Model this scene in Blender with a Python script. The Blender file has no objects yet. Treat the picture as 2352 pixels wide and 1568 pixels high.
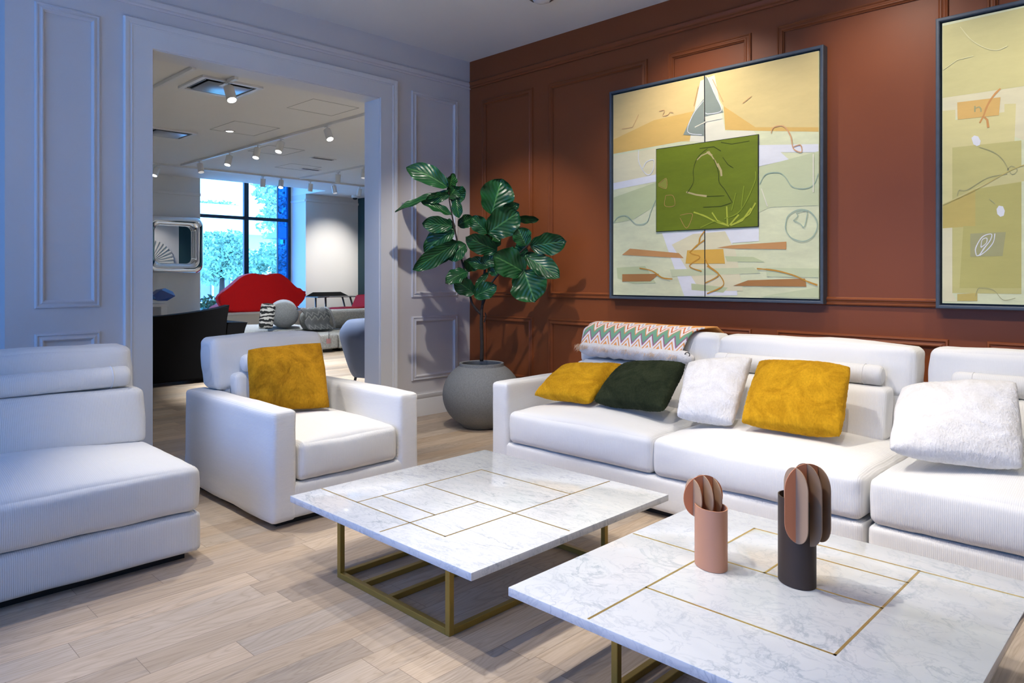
import bpy, bmesh, math, random
from math import pi, sin, cos, radians as R
from mathutils import Vector, Matrix, noise

random.seed(7)
SC = bpy.context.scene
COL = SC.collection

# ------------------------------------------------------------------ helpers
def link(name, me, mat=None, parent=None, loc=None, rotz=0.0, smooth=False, auto=None):
    o = bpy.data.objects.new(name, me)
    COL.objects.link(o)
    if mat is not None:
        for m in (mat if isinstance(mat, (list, tuple)) else [mat]):
            me.materials.append(m)
    if parent is not None:
        o.parent = parent
    if loc is not None:
        o.location = loc
    o.rotation_euler.z = rotz
    if smooth:
        for p in me.polygons:
            p.use_smooth = True
    if auto is not None:
        for p in me.polygons:
            p.use_smooth = True
        try:
            me.set_sharp_from_angle(angle=R(auto))
        except Exception:
            pass
    return o

def fin(bm, name, mat=None, parent=None, loc=None, rotz=0.0, smooth=False, auto=None, normals=True):
    if normals:
        bmesh.ops.recalc_face_normals(bm, faces=bm.faces[:])
    me = bpy.data.meshes.new(name)
    bm.to_mesh(me)
    bm.free()
    return link(name, me, mat, parent, loc, rotz, smooth, auto)

def thing(name, label, cat, loc=(0, 0, 0), rotz=0.0, group=None):
    o = bpy.data.objects.new(name, None)
    o.empty_display_size = .1
    COL.objects.link(o)
    o.location = loc
    o.rotation_euler.z = rotz
    return tag(o, label, cat, group)

def tag(o, label, cat, group=None, kind=None):
    o['label'] = label
    o['category'] = cat
    if group: o['group'] = group
    if kind: o['kind'] = kind
    return o

def struct(o, label=None, cat=None):
    o['kind'] = 'structure'
    o['label'] = label or o.name
    o['category'] = cat or 'room'
    return o

def bbox(bm, lo, hi, bev=0.0, seg=2):
    """axis box added to bm, optionally bevelled"""
    lo = Vector(lo); hi = Vector(hi)
    r = bmesh.ops.create_cube(bm, size=1.0)
    vs = r['verts']
    for v in vs:
        v.co = Vector(((lo[i] + hi[i]) / 2 + v.co[i] * (hi[i] - lo[i])) for i in range(3))
    if bev > 0:
        es = list({e for v in vs for e in v.link_edges})
        bmesh.ops.bevel(bm, geom=es, offset=bev, segments=seg, affect='EDGES', profile=.5)
    return vs

def box(name, lo, hi, mat, parent=None, bev=0.0, seg=2, loc=None, rotz=0.0):
    bm = bmesh.new()
    bbox(bm, lo, hi, bev, seg)
    return fin(bm, name, mat, parent, loc, rotz, auto=35 if bev > 0 else None)

def quad(name, pts, mat, parent=None):
    bm = bmesh.new()
    bm.faces.new([bm.verts.new(p) for p in pts])
    return fin(bm, name, mat, parent, normals=False)

def tube(bm, pts, rad, n=10, cap=True, closed=False):
    """swept round tube; rad a number or one per point"""
    pts = [Vector(p) for p in pts]
    N = len(pts)
    rads = rad if isinstance(rad, (list, tuple)) else [rad] * N
    up = None
    rings = []
    for i, p in enumerate(pts):
        if closed:
            t = pts[(i + 1) % N] - pts[(i - 1) % N]
        else:
            t = pts[min(i + 1, N - 1)] - pts[max(i - 1, 0)]
        t.normalize()
        if up is None:
            up = Vector((0, 0, 1)) if abs(t.z) < .9 else Vector((1, 0, 0))
        a = t.cross(up)
        if a.length < 1e-6:
            a = t.orthogonal()
        a.normalize()
        b = a.cross(t).normalized()
        up = b
        rings.append([bm.verts.new(p + (a * cos(2 * pi * k / n) + b * sin(2 * pi * k / n)) * rads[i]) for k in range(n)])
    M = N if closed else N - 1
    for i in range(M):
        A, B = rings[i], rings[(i + 1) % N]
        for k in range(n):
            bm.faces.new((A[k], A[(k + 1) % n], B[(k + 1) % n], B[k]))
    if cap and not closed:
        bm.faces.new(rings[0][::-1])
        bm.faces.new(rings[-1])

def lathe(bm, prof, n=48, c=(0, 0, 0), cap_bottom=True, cap_top=False):
    rings = []
    for r, z in prof:
        rings.append([bm.verts.new((c[0] + r * cos(2 * pi * k / n), c[1] + r * sin(2 * pi * k / n), c[2] + z)) for k in range(n)])
    for A, B in zip(rings, rings[1:]):
        for k in range(n):
            bm.faces.new((A[k], A[(k + 1) % n], B[(k + 1) % n], B[k]))
    if cap_bottom: bm.faces.new(rings[0][::-1])
    if cap_top: bm.faces.new(rings[-1])

def extrude_poly(bm, pts, vec):
    a = [bm.verts.new(p) for p in pts]
    b = [bm.verts.new(Vector(p) + Vector(vec)) for p in pts]
    n = len(pts)
    bm.faces.new(a[::-1]); bm.faces.new(b)
    for i in range(n):
        bm.faces.new((a[i], a[(i + 1) % n], b[(i + 1) % n], b[i]))
    return a, b

def soft_box(name, lo, hi, r, mat, parent=None, crown=(0, 0, 0), low=None, n=22, wr=.003, seed=0, corner=0.0, shear=None, freq=5.0):
    """upholstered cushion: rounded box whose faces swell (crown per axis), with slight wrinkles.
    low: swell of the underside. corner: how far the corners pull in."""
    lo = Vector(lo); hi = Vector(hi)
    c = (lo + hi) / 2; h = (hi - lo) / 2
    r = min(r, min(h) * .98)
    bm = bmesh.new()
    cache = {}
    ts = []
    for i in range(n + 1):
        s = -1 + 2 * i / n
        ts.append(math.copysign(1 - (1 - abs(s)) ** 1.7, s))
    def vert(u):
        key = tuple(round(x, 5) for x in u)
        if key in cache: return cache[key]
        p = Vector(u[i] * h[i] for i in range(3))
        q = Vector(max(-(h[i] - r), min(h[i] - r, p[i])) for i in range(3))
        d = p - q
        if d.length > 1e-9:
            p = q + d.normalized() * r
        cr = [0, 0, 0]
        for i in range(3):
            j, k = (i + 1) % 3, (i + 2) % 3
            b = crown[i]
            if i == 2 and u[2] < 0 and low is not None: b = low
            cr[i] = b * u[i] * (1 - abs(u[j]) ** 2.2) * (1 - abs(u[k]) ** 2.2)
        p += Vector(cr)
        if corner:
            cc = (abs(u[0]) * abs(u[1]) * abs(u[2])) ** 2
            p *= 1 - corner * cc
        w = c + p
        e = sorted(abs(x) for x in u)[1]
        nv = noise.noise_vector(w * freq + Vector((seed * 3.1, seed * 1.7, 0)))
        nv2 = noise.noise_vector(w * freq * 3.3 + Vector((seed * 1.1, 0, seed * 2.3)))
        w += (nv * 1.6 + nv2 * .8 * e) * wr
        if shear: w = shear(w)
        v = bm.verts.new(w)
        cache[key] = v
        return v
    for ax in range(3):
        for sgn in (-1, 1):
            g = []
            for i in range(n + 1):
                row = []
                for j in range(n + 1):
                    u = [0, 0, 0]
                    u[ax] = sgn; u[(ax + 1) % 3] = ts[i]; u[(ax + 2) % 3] = ts[j]
                    row.append(vert(u))
                g.append(row)
            for i in range(n):
                for j in range(n):
                    f = (g[i][j], g[i + 1][j], g[i + 1][j + 1], g[i][j + 1])
                    bm.faces.new(f if sgn > 0 else f[::-1])
    return fin(bm, name, mat, parent, smooth=True)

def pillow(name, label, BL, BR, TR, TL, T, mat, seed=0, cat='cushion', group=None, n=56, fuzz=.0016, flip=1, wr=.012, ears=.0, piping=None):
    """scatter cushion between four corners, puffed to thickness T"""
    BL, BR, TR, TL = map(Vector, (BL, BR, TR, TL))
    base = (BL + BR) / 2
    bm = bmesh.new()
    nrm = (BR - BL).cross(TL - BL).normalized()
    sides = {}
    ts = [sin(pi / 2 * (-1 + 2 * i / n)) * .35 + (-1 + 2 * i / n) * .65 for i in range(n + 1)]
    rnd = random.Random(seed)
    for s in (1, -1):
        g = []
        for i, u in enumerate(ts):
            row = []
            for j, v in enumerate(ts):
                edge = i in (0, n) or j in (0, n)
                if s == -1 and edge:
                    row.append(sides[(i, j)]); continue
                rc = 1 - .055 * (u * u * v * v) ** 1.5
                uu = u * rc * (1 - .030 * (1 - v * v)); vv = v * rc * (1 - .030 * (1 - u * u))
                a, b = (uu + 1) / 2, (vv + 1) / 2
                p = (BL * (1 - a) + BR * a) * (1 - b) + (TL * (1 - a) + TR * a) * b
                t = ((1 - u * u) * (1 - v * v))
                t = T * .56 * (t ** .36)
                q = p + nrm * s * t
                nz = noise.noise_vector(q * 7 + Vector((seed, s * 3, seed * .7)))
                nz2 = noise.noise(q * 16 + Vector((seed * 2.3, 0, s)))
                q += nz * wr * .55 + nrm * s * nz2 * wr * .5 * (t / (T / 2))
                if not edge:
                    q += Vector((rnd.uniform(-1, 1), rnd.uniform(-1, 1), rnd.uniform(-1, 1))) * fuzz
                vt = bm.verts.new(q - base)
                if edge: sides[(i, j)] = vt
                row.append(vt)
            g.append(row)
        for i in range(n):
            for j in range(n):
                f = (g[i][j], g[i + 1][j], g[i + 1][j + 1], g[i][j + 1])
                bm.faces.new(f if s > 0 else f[::-1])
    o = fin(bm, name, mat, None, loc=base, smooth=True)
    tag(o, label, cat, group)
    if piping is not None:
        ring = [(i, 0) for i in range(n)] + [(n, j) for j in range(n)] + [(i, n) for i in range(n, 0, -1)] + [(0, j) for j in range(n, 0, -1)]
    return o

# ------------------------------------------------------------------ materials
def mat(name):
    m = bpy.data.materials.new(name)
    m.use_nodes = True
    nt = m.node_tree
    b = nt.nodes['Principled BSDF']
    return m, nt, b

def N(nt, typ, **kw):
    n = nt.nodes.new(typ)
    for k, v in kw.items():
        if k in n.inputs:
            n.inputs[k].default_value = v
        else:
            setattr(n, k, v)
    return n

def col(c):
    return (c[0], c[1], c[2], 1.0)

def ramp(nt, stops, interp='LINEAR'):
    r = nt.nodes.new('ShaderNodeValToRGB')
    cr = r.color_ramp
    cr.interpolation = interp
    while len(cr.elements) < len(stops): cr.elements.new(.5)
    for e, (p, c) in zip(cr.elements, stops):
        e.position = p; e.color = col(c)
    return r

def simple(name, c, rough=.5, metal=0.0, spec=.5, noise_amt=0.0, scale=8.0, bump=0.0, bscale=60.0, coat=0.0):
    m, nt, b = mat(name)
    b.inputs['Base Color'].default_value = col(c)
    b.inputs['Roughness'].default_value = rough
    b.inputs['Metallic'].default_value = metal
    b.inputs['Specular IOR Level'].default_value = spec
    b.inputs['Coat Weight'].default_value = coat
    L = nt.links
    tc = N(nt, 'ShaderNodeTexCoord')
    if noise_amt > 0:
        nz = N(nt, 'ShaderNodeTexNoise', Scale=scale, Detail=4.0)
        L.new(tc.outputs['Object'], nz.inputs['Vector'])
        r = ramp(nt, [(.3, [x * (1 - noise_amt) for x in c]), (.7, [min(1, x * (1 + noise_amt)) for x in c])])
        L.new(nz.outputs['Fac'], r.inputs['Fac'])
        L.new(r.outputs['Color'], b.inputs['Base Color'])
    if bump > 0:
        nb = N(nt, 'ShaderNodeTexNoise', Scale=bscale, Detail=3.0)
        L.new(tc.outputs['Object'], nb.inputs['Vector'])
        bp = N(nt, 'ShaderNodeBump', Strength=bump, Distance=.002)
        L.new(nb.outputs['Fac'], bp.inputs['Height'])
        L.new(bp.outputs['Normal'], b.inputs['Normal'])
    return m

def ribbed(name, c, axis, strength=.30, period=.0066):
    """corduroy upholstery: fine ribs across one axis"""
    m, nt, b = mat(name)
    L = nt.links
    tc = N(nt, 'ShaderNodeTexCoord')
    w = N(nt, 'ShaderNodeTexWave', wave_type='BANDS', bands_direction=axis, wave_profile='SIN', Scale=2 * pi / 20 / period, Distortion=.35, Detail=1.0)
    w.inputs['Detail Scale'].default_value = 3.0
    L.new(tc.outputs['Object'], w.inputs['Vector'])
    nz = N(nt, 'ShaderNodeTexNoise', Scale=9.0, Detail=5.0)
    L.new(tc.outputs['Object'], nz.inputs['Vector'])
    bp = N(nt, 'ShaderNodeBump', Strength=strength, Distance=.0015)
    L.new(w.outputs['Fac'], bp.inputs['Height'])
    bp2 = N(nt, 'ShaderNodeBump', Strength=.16, Distance=.02)
    L.new(nz.outputs['Fac'], bp2.inputs['Height'])
    L.new(bp2.outputs['Normal'], bp.inputs['Normal'])
    L.new(bp.outputs['Normal'], b.inputs['Normal'])
    r = ramp(nt, [(.0, [x * .94 for x in c]), (.55, c)])
    L.new(w.outputs['Fac'], r.inputs['Fac'])
    L.new(r.outputs['Color'], b.inputs['Base Color'])
    b.inputs['Roughness'].default_value = .9
    b.inputs['Specular IOR Level'].default_value = .2
    b.inputs['Sheen Weight'].default_value = .15
    b.inputs['Sheen Roughness'].default_value = .5
    return m

def fur(name, c, dark, sheen=.4, speck=.45):
    """short plush pile whose nap lies in different directions in patches"""
    m, nt, b = mat(name)
    L = nt.links
    tc = N(nt, 'ShaderNodeTexCoord')
    n1 = N(nt, 'ShaderNodeTexNoise', Scale=7.0, Detail=6.0, Roughness=.65, Distortion=1.2)
    n2 = N(nt, 'ShaderNodeTexNoise', Scale=130.0, Detail=3.0)
    mp = N(nt, 'ShaderNodeMapping')
    mp.inputs['Scale'].default_value = (1, 1, .35)
    L.new(tc.outputs['Object'], n1.inputs['Vector'])
    L.new(tc.outputs['Object'], mp.inputs['Vector'])
    L.new(mp.outputs['Vector'], n2.inputs['Vector'])
    r = ramp(nt, [(.33, dark), (.6, c)])
    mx = N(nt, 'ShaderNodeMix', data_type='RGBA', blend_type='MULTIPLY')
    mx.inputs['Factor'].default_value = speck
    r2 = ramp(nt, [(.3, (.45, .45, .45)), (.62, (1, 1, 1))])
    L.new(n1.outputs['Fac'], r.inputs['Fac'])
    L.new(n2.outputs['Fac'], r2.inputs['Fac'])
    L.new(r.outputs['Color'], mx.inputs[6])
    L.new(r2.outputs['Color'], mx.inputs[7])
    L.new(mx.outputs[2], b.inputs['Base Color'])
    b1 = N(nt, 'ShaderNodeBump', Strength=.55, Distance=.006)
    b2 = N(nt, 'ShaderNodeBump', Strength=.35, Distance=.03)
    L.new(n2.outputs['Fac'], b1.inputs['Height'])
    L.new(n1.outputs['Fac'], b2.inputs['Height'])
    L.new(b2.outputs['Normal'], b1.inputs['Normal'])
    L.new(b1.outputs['Normal'], b.inputs['Normal'])
    b.inputs['Roughness'].default_value = .95
    b.inputs['Specular IOR Level'].default_value = .1
    b.inputs['Sheen Weight'].default_value = sheen
    b.inputs['Sheen Roughness'].default_value = .45
    b.inputs['Sheen Tint'].default_value = col([min(1, x * 1.3 + .05) for x in c])
    return m

def marble(name, seed, vein=1.0, stretch=(1, 1, 1), rot=0.6):
    m, nt, b = mat(name)
    L = nt.links
    tc = N(nt, 'ShaderNodeTexCoord')
    mp = N(nt, 'ShaderNodeMapping')
    mp.inputs['Location'].default_value = (seed, seed * .3, 0)
    mp.inputs['Rotation'].default_value = (0, 0, rot)
    mp.inputs['Scale'].default_value = stretch
    L.new(tc.outputs['Object'], mp.inputs['Vector'])
    cloud = N(nt, 'ShaderNodeTexNoise', Scale=2.2, Detail=6.0, Roughness=.55, Distortion=.4)
    L.new(mp.outputs['Vector'], cloud.inputs['Vector'])
    n1 = N(nt, 'ShaderNodeTexNoise', Scale=4.0, Detail=9.0, Roughness=.6, Distortion=.7)
    L.new(mp.outputs['Vector'], n1.inputs['Vector'])
    n2 = N(nt, 'ShaderNodeTexNoise', Scale=11.0, Detail=8.0, Roughness=.62, Distortion=.9)
    L.new(mp.outputs['Vector'], n2.inputs['Vector'])
    base = ramp(nt, [(.28, (.59, .62, .65)), (.5, (.665, .685, .70)), (.75, (.70, .71, .715))])
    L.new(cloud.outputs['Fac'], base.inputs['Fac'])
    def veins(src, width, dark):
        a = N(nt, 'ShaderNodeMath', operation='SUBTRACT'); a.inputs[1].default_value = .5
        L.new(src, a.inputs[0])
        ab = N(nt, 'ShaderNodeMath', operation='ABSOLUTE'); L.new(a.outputs[0], ab.inputs[0])
        rr = ramp(nt, [(0, dark), (width, (1, 1, 1))])
        L.new(ab.outputs[0], rr.inputs['Fac'])
        return rr.outputs['Color']
    d1 = 1 - .40 * vein; d2 = 1 - .24 * vein
    v1 = veins(n1.outputs['Fac'], .022, (d1 + .04, d1 + .08, d1 + .12))
    v2 = veins(n2.outputs['Fac'], .03, (d2 - .02, d2 + .01, d2 + .05))
    mask = N(nt, 'ShaderNodeTexNoise', Scale=3.2, Detail=3.0)
    L.new(mp.outputs['Vector'], mask.inputs['Vector'])
    mr = ramp(nt, [(.42, (0, 0, 0)), (.62, (1, 1, 1))])
    L.new(mask.outputs['Fac'], mr.inputs['Fac'])
    m1 = N(nt, 'ShaderNodeMix', data_type='RGBA', blend_type='MULTIPLY')
    L.new(mr.outputs['Color'], m1.inputs[0])
    L.new(base.outputs['Color'], m1.inputs[6]); L.new(v1, m1.inputs[7])
    m2 = N(nt, 'ShaderNodeMix', data_type='RGBA', blend_type='MULTIPLY')
    m2.inputs[0].default_value = .7
    L.new(m1.outputs[2], m2.inputs[6]); L.new(v2, m2.inputs[7])
    L.new(m2.outputs[2], b.inputs['Base Color'])
    b.inputs['Roughness'].default_value = .09
    b.inputs['Specular IOR Level'].default_value = .5
    return m

def wood_floor(name):
    m, nt, b = mat(name)
    L = nt.links
    tc = N(nt, 'ShaderNodeTexCoord')
    mp = N(nt, 'ShaderNodeMapping')
    mp.inputs['Rotation'].default_value = (0, 0, pi / 2)
    mp.inputs['Location'].default_value = (.31, .083, 0)
    L.new(tc.outputs['Object'], mp.inputs['Vector'])
    br = N(nt, 'ShaderNodeTexBrick', offset=.37, offset_frequency=2, squash=.72, squash_frequency=3)
    br.inputs['Scale'].default_value = 1.0
    br.inputs['Brick Width'].default_value = .86
    br.inputs['Row Height'].default_value = .128
    br.inputs['Mortar Size'].default_value = .0011
    br.inputs['Mortar Smooth'].default_value = .3
    br.inputs['Bias'].default_value = 0.0
    br.inputs['Color1'].default_value = (0, 0, 0, 1)
    br.inputs['Color2'].default_value = (1, 1, 1, 1)
    br.inputs['Mortar'].default_value = (.5, .5, .5, 1)
    L.new(mp.outputs['Vector'], br.inputs['Vector'])
    tone = ramp(nt, [(0, (.40, .32, .25)), (.25, (.53, .445, .36)), (.5, (.53, .41, .295)), (.75, (.59, .495, .395)), (1, (.66, .52, .38))])
    L.new(br.outputs['Color'], tone.inputs['Fac'])
    # grain: long streaks shifted per board
    sh = N(nt, 'ShaderNodeVectorMath', operation='MULTIPLY_ADD')
    sh.inputs[1].default_value = (7.3, 3.1, 5.7)
    L.new(br.outputs['Color'], sh.inputs[0])
    L.new(mp.outputs['Vector'], sh.inputs[2])
    g = N(nt, 'ShaderNodeMapping')
    g.inputs['Scale'].default_value = (.9, 9.0, 1)
    L.new(sh.outputs['Vector'], g.inputs['Vector'])
    n1 = N(nt, 'ShaderNodeTexNoise', Scale=2.2, Detail=7.0, Roughness=.62, Distortion=.9)
    L.new(g.outputs['Vector'], n1.inputs['Vector'])
    g2 = N(nt, 'ShaderNodeMapping')
    g2.inputs['Scale'].default_value = (3, 70, 1)
    L.new(sh.outputs['Vector'], g2.inputs['Vector'])
    n2 = N(nt, 'ShaderNodeTexNoise', Scale=2.0, Detail=3.0, Distortion=.3)
    L.new(g2.outputs['Vector'], n2.inputs['Vector'])
    r1 = ramp(nt, [(.28, (.60, .61, .64)), (.43, (.96, .96, .96)), (.56, (.84, .82, .79)), (.70, (1.0, 1.0, 1.0))])
    L.new(n1.outputs['Fac'], r1.inputs['Fac'])
    r2 = ramp(nt, [(.3, (.86, .85, .84)), (.6, (1, 1, 1))])
    L.new(n2.outputs['Fac'], r2.inputs['Fac'])
    m1 = N(nt, 'ShaderNodeMix', data_type='RGBA', blend_type='MULTIPLY'); m1.inputs[0].default_value = .85
    L.new(tone.outputs['Color'], m1.inputs[6]); L.new(r1.outputs['Color'], m1.inputs[7])
    m2 = N(nt, 'ShaderNodeMix', data_type='RGBA', blend_type='MULTIPLY'); m2.inputs[0].default_value = .8
    L.new(m1.outputs[2], m2.inputs[6]); L.new(r2.outputs['Color'], m2.inputs[7])
    # cathedral figure: contour lines of a slow noise
    g3 = N(nt, 'ShaderNodeMapping')
    g3.inputs['Scale'].default_value = (.8, 5.0, 1)
    L.new(sh.outputs['Vector'], g3.inputs['Vector'])
    n3 = N(nt, 'ShaderNodeTexNoise', Scale=1.6, Detail=1.5, Roughness=.4, Distortion=.6)
    L.new(g3.outputs['Vector'], n3.inputs['Vector'])
    k1 = N(nt, 'ShaderNodeMath', operation='MULTIPLY'); k1.inputs[1].default_value = 16.0
    L.new(n3.outputs['Fac'], k1.inputs[0])
    k2 = N(nt, 'ShaderNodeMath', operation='PINGPONG'); k2.inputs[1].default_value = .5
    L.new(k1.outputs[0], k2.inputs[0])
    r3 = ramp(nt, [(0, (.80, .77, .72)), (.14, (.93, .92, .90)), (.4, (1, 1, 1))])
    L.new(k2.outputs[0], r3.inputs['Fac'])
    m4 = N(nt, 'ShaderNodeMix', data_type='RGBA', blend_type='MULTIPLY'); m4.inputs[0].default_value = .75
    L.new(m2.outputs[2], m4.inputs[6]); L.new(r3.outputs['Color'], m4.inputs[7])
    m2 = m4
    m3 = N(nt, 'ShaderNodeMix', data_type='RGBA', blend_type='MIX')
    L.new(br.outputs['Fac'], m3.inputs[0])
    L.new(m2.outputs[2], m3.inputs[6]); m3.inputs[7].default_value = (.25, .19, .14, 1)
    L.new(m3.outputs[2], b.inputs['Base Color'])
    bp = N(nt, 'ShaderNodeBump', Strength=.12, Distance=.002)
    L.new(n2.outputs['Fac'], bp.inputs['Height'])
    L.new(bp.outputs['Normal'], b.inputs['Normal'])
    b.inputs['Roughness'].default_value = .5
    b.inputs['Specular IOR Level'].default_value = .35
    return m

def emis(name, c, s):
    m, nt, b = mat(name)
    b.inputs['Base Color'].default_value = (1, 1, 1, 1)
    b.inputs['Emission Color'].default_value = col(c)
    b.inputs['Emission Strength'].default_value = s
    return m

def zigzag(name, stops, freq, amp, rows, rough=.9):
    """knitted zigzag bands, laid out on the cloth's own UVs"""
    m, nt, b = mat(name)
    L = nt.links
    uv = N(nt, 'ShaderNodeUVMap')
    sp = N(nt, 'ShaderNodeSeparateXYZ')
    L.new(uv.outputs['UV'], sp.inputs[0])
    a = N(nt, 'ShaderNodeMath', operation='MULTIPLY'); a.inputs[1].default_value = freq
    L.new(sp.outputs['X'], a.inputs[0])
    pp = N(nt, 'ShaderNodeMath', operation='PINGPONG'); pp.inputs[1].default_value = 1.0
    L.new(a.outputs[0], pp.inputs[0])
    ml = N(nt, 'ShaderNodeMath', operation='MULTIPLY'); ml.inputs[1].default_value = amp
    L.new(pp.outputs[0], ml.inputs[0])
    ad = N(nt, 'ShaderNodeMath', operation='ADD')
    L.new(sp.outputs['Y'], ad.inputs[0]); L.new(ml.outputs[0], ad.inputs[1])
    m2 = N(nt, 'ShaderNodeMath', operation='MULTIPLY'); m2.inputs[1].default_value = rows
    L.new(ad.outputs[0], m2.inputs[0])
    fr = N(nt, 'ShaderNodeMath', operation='FRACT')
    L.new(m2.outputs[0], fr.inputs[0])
    r = ramp(nt, stops, 'CONSTANT')
    L.new(fr.outputs[0], r.inputs['Fac'])
    L.new(r.outputs['Color'], b.inputs['Base Color'])
    b.inputs['Roughness'].default_value = rough
    b.inputs['Specular IOR Level'].default_value = .15
    return m

M = {}
M['wall_white'] = simple('wall_white_paint', (.68, .665, .665), .55, spec=.3, noise_amt=.012, scale=3)
M['trim_white'] = simple('trim_white_paint', (.78, .78, .77), .42, spec=.4)
M['ceiling'] = simple('ceiling_paint', (.83, .825, .80), .9, spec=.1, noise_amt=.01, scale=2)
M['rust_wall'] = simple('rust_wall_paint', (.225, .062, .018), .45, spec=.28, noise_amt=.03, scale=2)
M['floor'] = wood_floor('whitewashed_oak_boards')
M['fab_x'] = ribbed('white_corduroy', (.79, .78, .755), 'X')
M['fab_z'] = ribbed('white_corduroy_side', (.79, .78, .755), 'Z', .3)
M['fab_back'] = ribbed('white_corduroy_rib_fine', (.79, .78, .755), 'X', .22, .0060)
M['dark_foot'] = simple('dark_plinth', (.015, .014, .013), .7)
M['marble_a'] = marble('carrara_marble_streaked', 1.7, 1.0, (1.0, 2.8, 1), -.62)
M['marble_b'] = marble('carrara_marble_cloudy', 7.9, .85, (1, 1.25, 1), .5)
M['brass'] = simple('brass_inlay', (.48, .35, .13), .36, metal=.7)
M['brass_bright'] = simple('polished_brass_inlay', (.74, .56, .22), .3, metal=.75)
M['brass_frame'] = simple('brass_painted_frame', (.36, .25, .055), .42, metal=.55, bump=.1, bscale=200)
M['mustard'] = fur('mustard_plush', (.66, .345, .014), (.42, .20, .006), .3, .3)
M['mustard_dark'] = fur('mustard_plush_deep', (.46, .225, .010), (.25, .115, .005), .25, .3)
M['green_fur'] = fur('dark_green_plush', (.030, .038, .018), (.012, .017, .008), .12)
M['white_fur'] = fur('white_plush', (.83, .81, .79), (.72, .69, .65), .1, .14)
M['terracotta'] = simple('terracotta_lacquer', (.62, .235, .115), .42)
M['peach'] = simple('peach_lacquer', (.56, .265, .155), .45)
M['sand'] = simple('sand_lacquer', (.46, .30, .19), .5)
M['taupe'] = simple('taupe_lacquer', (.31, .195, .118), .5)
M['choc'] = simple('chocolate_lacquer', (.062, .042, .033), .5, spec=.25)
M['concrete'] = simple('grey_concrete', (.21, .22, .225), .8, spec=.3, noise_amt=.14, scale=120, bump=.25, bscale=260)
M['soil'] = simple('dark_soil', (.012, .016, .022), .9, bump=.4, bscale=60)
M['bark'] = simple('bark', (.030, .022, .018), .85, noise_amt=.3, scale=40, bump=.5, bscale=50)
M['frame_grey'] = simple('blue_grey_frame', (.060, .078, .100), .5, noise_amt=.08, scale=30)
M['black_line'] = simple('black_reveal', (.004, .004, .005), .6)
M['black_frame'] = simple('window_black_metal', (.006, .012, .022), .45)
M['black_leather'] = simple('black_upholstery', (.0025, .0025, .003), .75, spec=.08)
M['chrome'] = simple('chrome', (.86, .87, .88), .04, metal=1.0)
M['mirror'] = simple('mirror_glass', (.86, .88, .9), .0, metal=1.0)
M['red_fabric'] = simple('red_fabric', (.78, .012, .014), .75, spec=.2, noise_amt=.05, scale=60)
M['red_dark'] = simple('red_fabric_edge', (.50, .006, .010), .75, spec=.2)
M['felt'] = simple('grey_felt', (.42, .42, .40), .95, spec=.1, noise_amt=.22, scale=45, bump=.3, bscale=90)
M['felt_dark'] = simple('grey_felt_smooth', (.30, .31, .32), .95, spec=.1, noise_amt=.15, scale=60, bump=.25, bscale=120)
M['velvet'] = simple('blue_grey_velvet', (.065, .085, .14), .7, spec=.2)
M['teal_wall'] = simple('teal_wall_paint', (.022, .062, .078), .6, spec=.3)
M['white_metal'] = simple('white_metal', (.78, .78, .78), .4)
M['steel'] = simple('brushed_steel', (.42, .45, .5), .3, metal=.9)
M['dark_gap'] = simple('dark_gap', (.02, .025, .03), .8)
M['blue_paint'] = simple('blue_lacquer', (.012, .055, .27), .35)
M['blue_light'] = simple('light_blue_lacquer', (.07, .25, .62), .4)
M['table_black'] = simple('black_table_leather', (.010, .011, .013), .5)
M['table_metal'] = simple('grey_table_metal', (.17, .16, .155), .35, metal=.6)
M['plaster'] = simple('plain_white_plaster', (.72, .715, .70), .7, spec=.2)
M['lamp_face'] = emis('lit_lamp_lens', (1.0, .97, .90), 14.0)
M['lamp_dim'] = emis('dim_lamp_lens', (1.0, .97, .92), .4)
M['paper'] = simple('pleated_white_paper', (.80, .79, .76), .8)
M['tag_pink'] = simple('pink_tag', (.45, .22, .22), .7)
CANVAS_A = [(1.663,2.57),(3.195,2.568),(3.199,1.068),(1.67,1.062)]
GREEN_A = [(2.049,2.116),(2.816,2.116),(2.817,1.522),(2.05,1.523)]
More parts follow.
